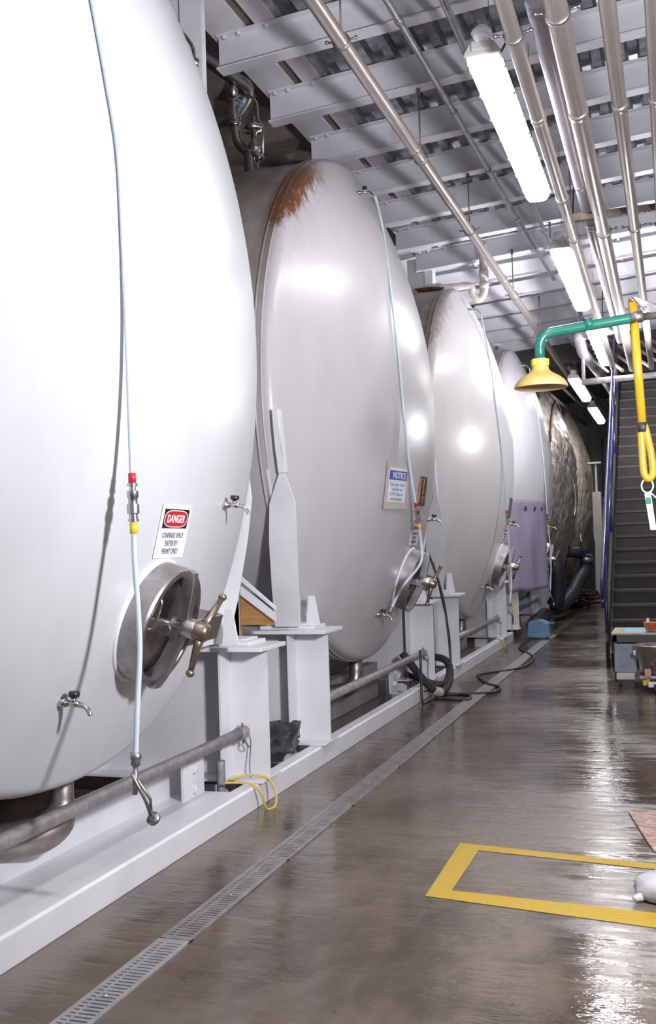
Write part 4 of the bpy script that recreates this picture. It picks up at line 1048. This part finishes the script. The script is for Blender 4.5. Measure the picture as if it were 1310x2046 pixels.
t = empty('white_bottle', (-.27, TY+.12, .55)); tag(t, 'small white bottle behind the orange scoop', 'bottle')
MB().lathe([(.001, 0), (.035, 0), (.035, .06), (.012, .09), (.012, .11), (.001, .112)], (-.30, TY+.1, .556), (0, 0, 1), 14).build('body', M['cap'], t)
t = empty('steel_bowl', (-.2, TY-.35, 0)); tag(t, 'big stainless steel bowl at the right edge in front of the table', 'bowl')
bc = Vector((-.18, TY-.4, .16))
MB().lathe([(.001, .0), (.17, .005), (.205, .06), (.215, .16), (.222, .165), (.232, .17), (.238, .275), (.246, .285), (.238, .29), (.228, .28), (.222, .17), (.2, .08), (.001, .03)], bc, (0, 0, 1), 40).build('bowl_body', M['stain'], t)
MB().box((bc.x-.26, bc.y-.03, bc.z+.18), (bc.x-.20, bc.y+.03, bc.z+.225)).build('latch', M['stain_dull'], t, bevel=.006)
t = empty('bowl_dolly', (-.2, TY-.4, 0)); tag(t, 'wheeled steel dolly under the big steel bowl', 'dolly')
MB().tube([(bc.x-.17, bc.y-.08, .12), (bc.x+.2, bc.y-.02, .12)], .024, 12).box((bc.x-.2, bc.y-.15, .135), (bc.x+.25, bc.y+.15, .16)).build('dolly_frame', M['stain_dull'], t)
MB().tube([(bc.x-.07, bc.y-.20, .045), (bc.x-.03, bc.y-.20, .045)], .045, 18).build('caster', M['black'], t)
MB().box((bc.x-.12, bc.y-.21, .06), (bc.x+.0, bc.y-.16, .11)).build('caster_fork', M['white'], t)
tag(MB().box((-.355, TY-.50, .06), (-.29, TY-.47, .125)).build('yellow_block', M['yellow'], bevel=.006), 'small yellow plastic block on the floor beside the dolly', 'block')
tag(MB().box((-.33, TY-.62, .16), (-.27, TY-.60, .235)).build('pink_card', M['pink']), 'small pink card against the steel bowl', 'card')
t = empty('slate_board', (-.53, TY-.2, 0)); tag(t, 'slate blue plastic board leaning below the table edge', 'board')
MB().hexa([(-.63, TY-.22, .15), (-.41, TY-.22, .15), (-.41, TY-.16, .43), (-.63, TY-.16, .43)], [(-.63, TY-.205, .15), (-.41, TY-.205, .15), (-.41, TY-.145, .43), (-.63, TY-.145, .43)]).build('panel', M['slate'], t, bevel=.008)
tag(MB().box((-.61, TY-.32, .09), (-.43, TY-.15, .15)).build('stand', M['housing'], t, bevel=.008), 'beige metal stand')
MB().box((-.56, TY-.30, .0), (-.44, TY-.2, .09)).build('foot', M['black'], t)
# mat and bag at the right edge
o = MB().prism([(-.302, 5.887), (.5, 5.95), (.5, 5.1), (-.16, 5.2), (-.19, 5.33)], 2, 0.001, .012).build('floor_mat', M['mat_pink'], bevel=.003)
tag(o, 'speckled pink mat on the wet floor at the right edge', 'mat')
vs = []; fs = []; nu, nv = 28, 14
for j in range(nv+1):
    for i in range(nu):
        a = 2*PI*i/nu; b = PI*j/nv-PI/2
        d = Vector((math.cos(a)*math.cos(b), math.sin(a)*math.cos(b), math.sin(b)))
        r = 1+.16*noise.noise(d*2.1)+.05*noise.noise(d*6)
        vs.append((-.02+.20*d.x*r, 4.52+.13*d.y*r, max(.003, .055+.075*d.z*r)))
for j in range(nv):
    for i in range(nu): fs.append((j*nu+i, j*nu+(i+1) % nu, (j+1)*nu+(i+1) % nu, (j+1)*nu+i))
o = MB().add(vs, fs, True).tube([(-.19, 4.46, .03), (-.215, 4.45, .022), (-.225, 4.445, .03)], [.02, .014, .006], 8).build('plastic_bag', M['bag'])
tag(o, 'white lumpy plastic bag on the floor at the right edge', 'bag')
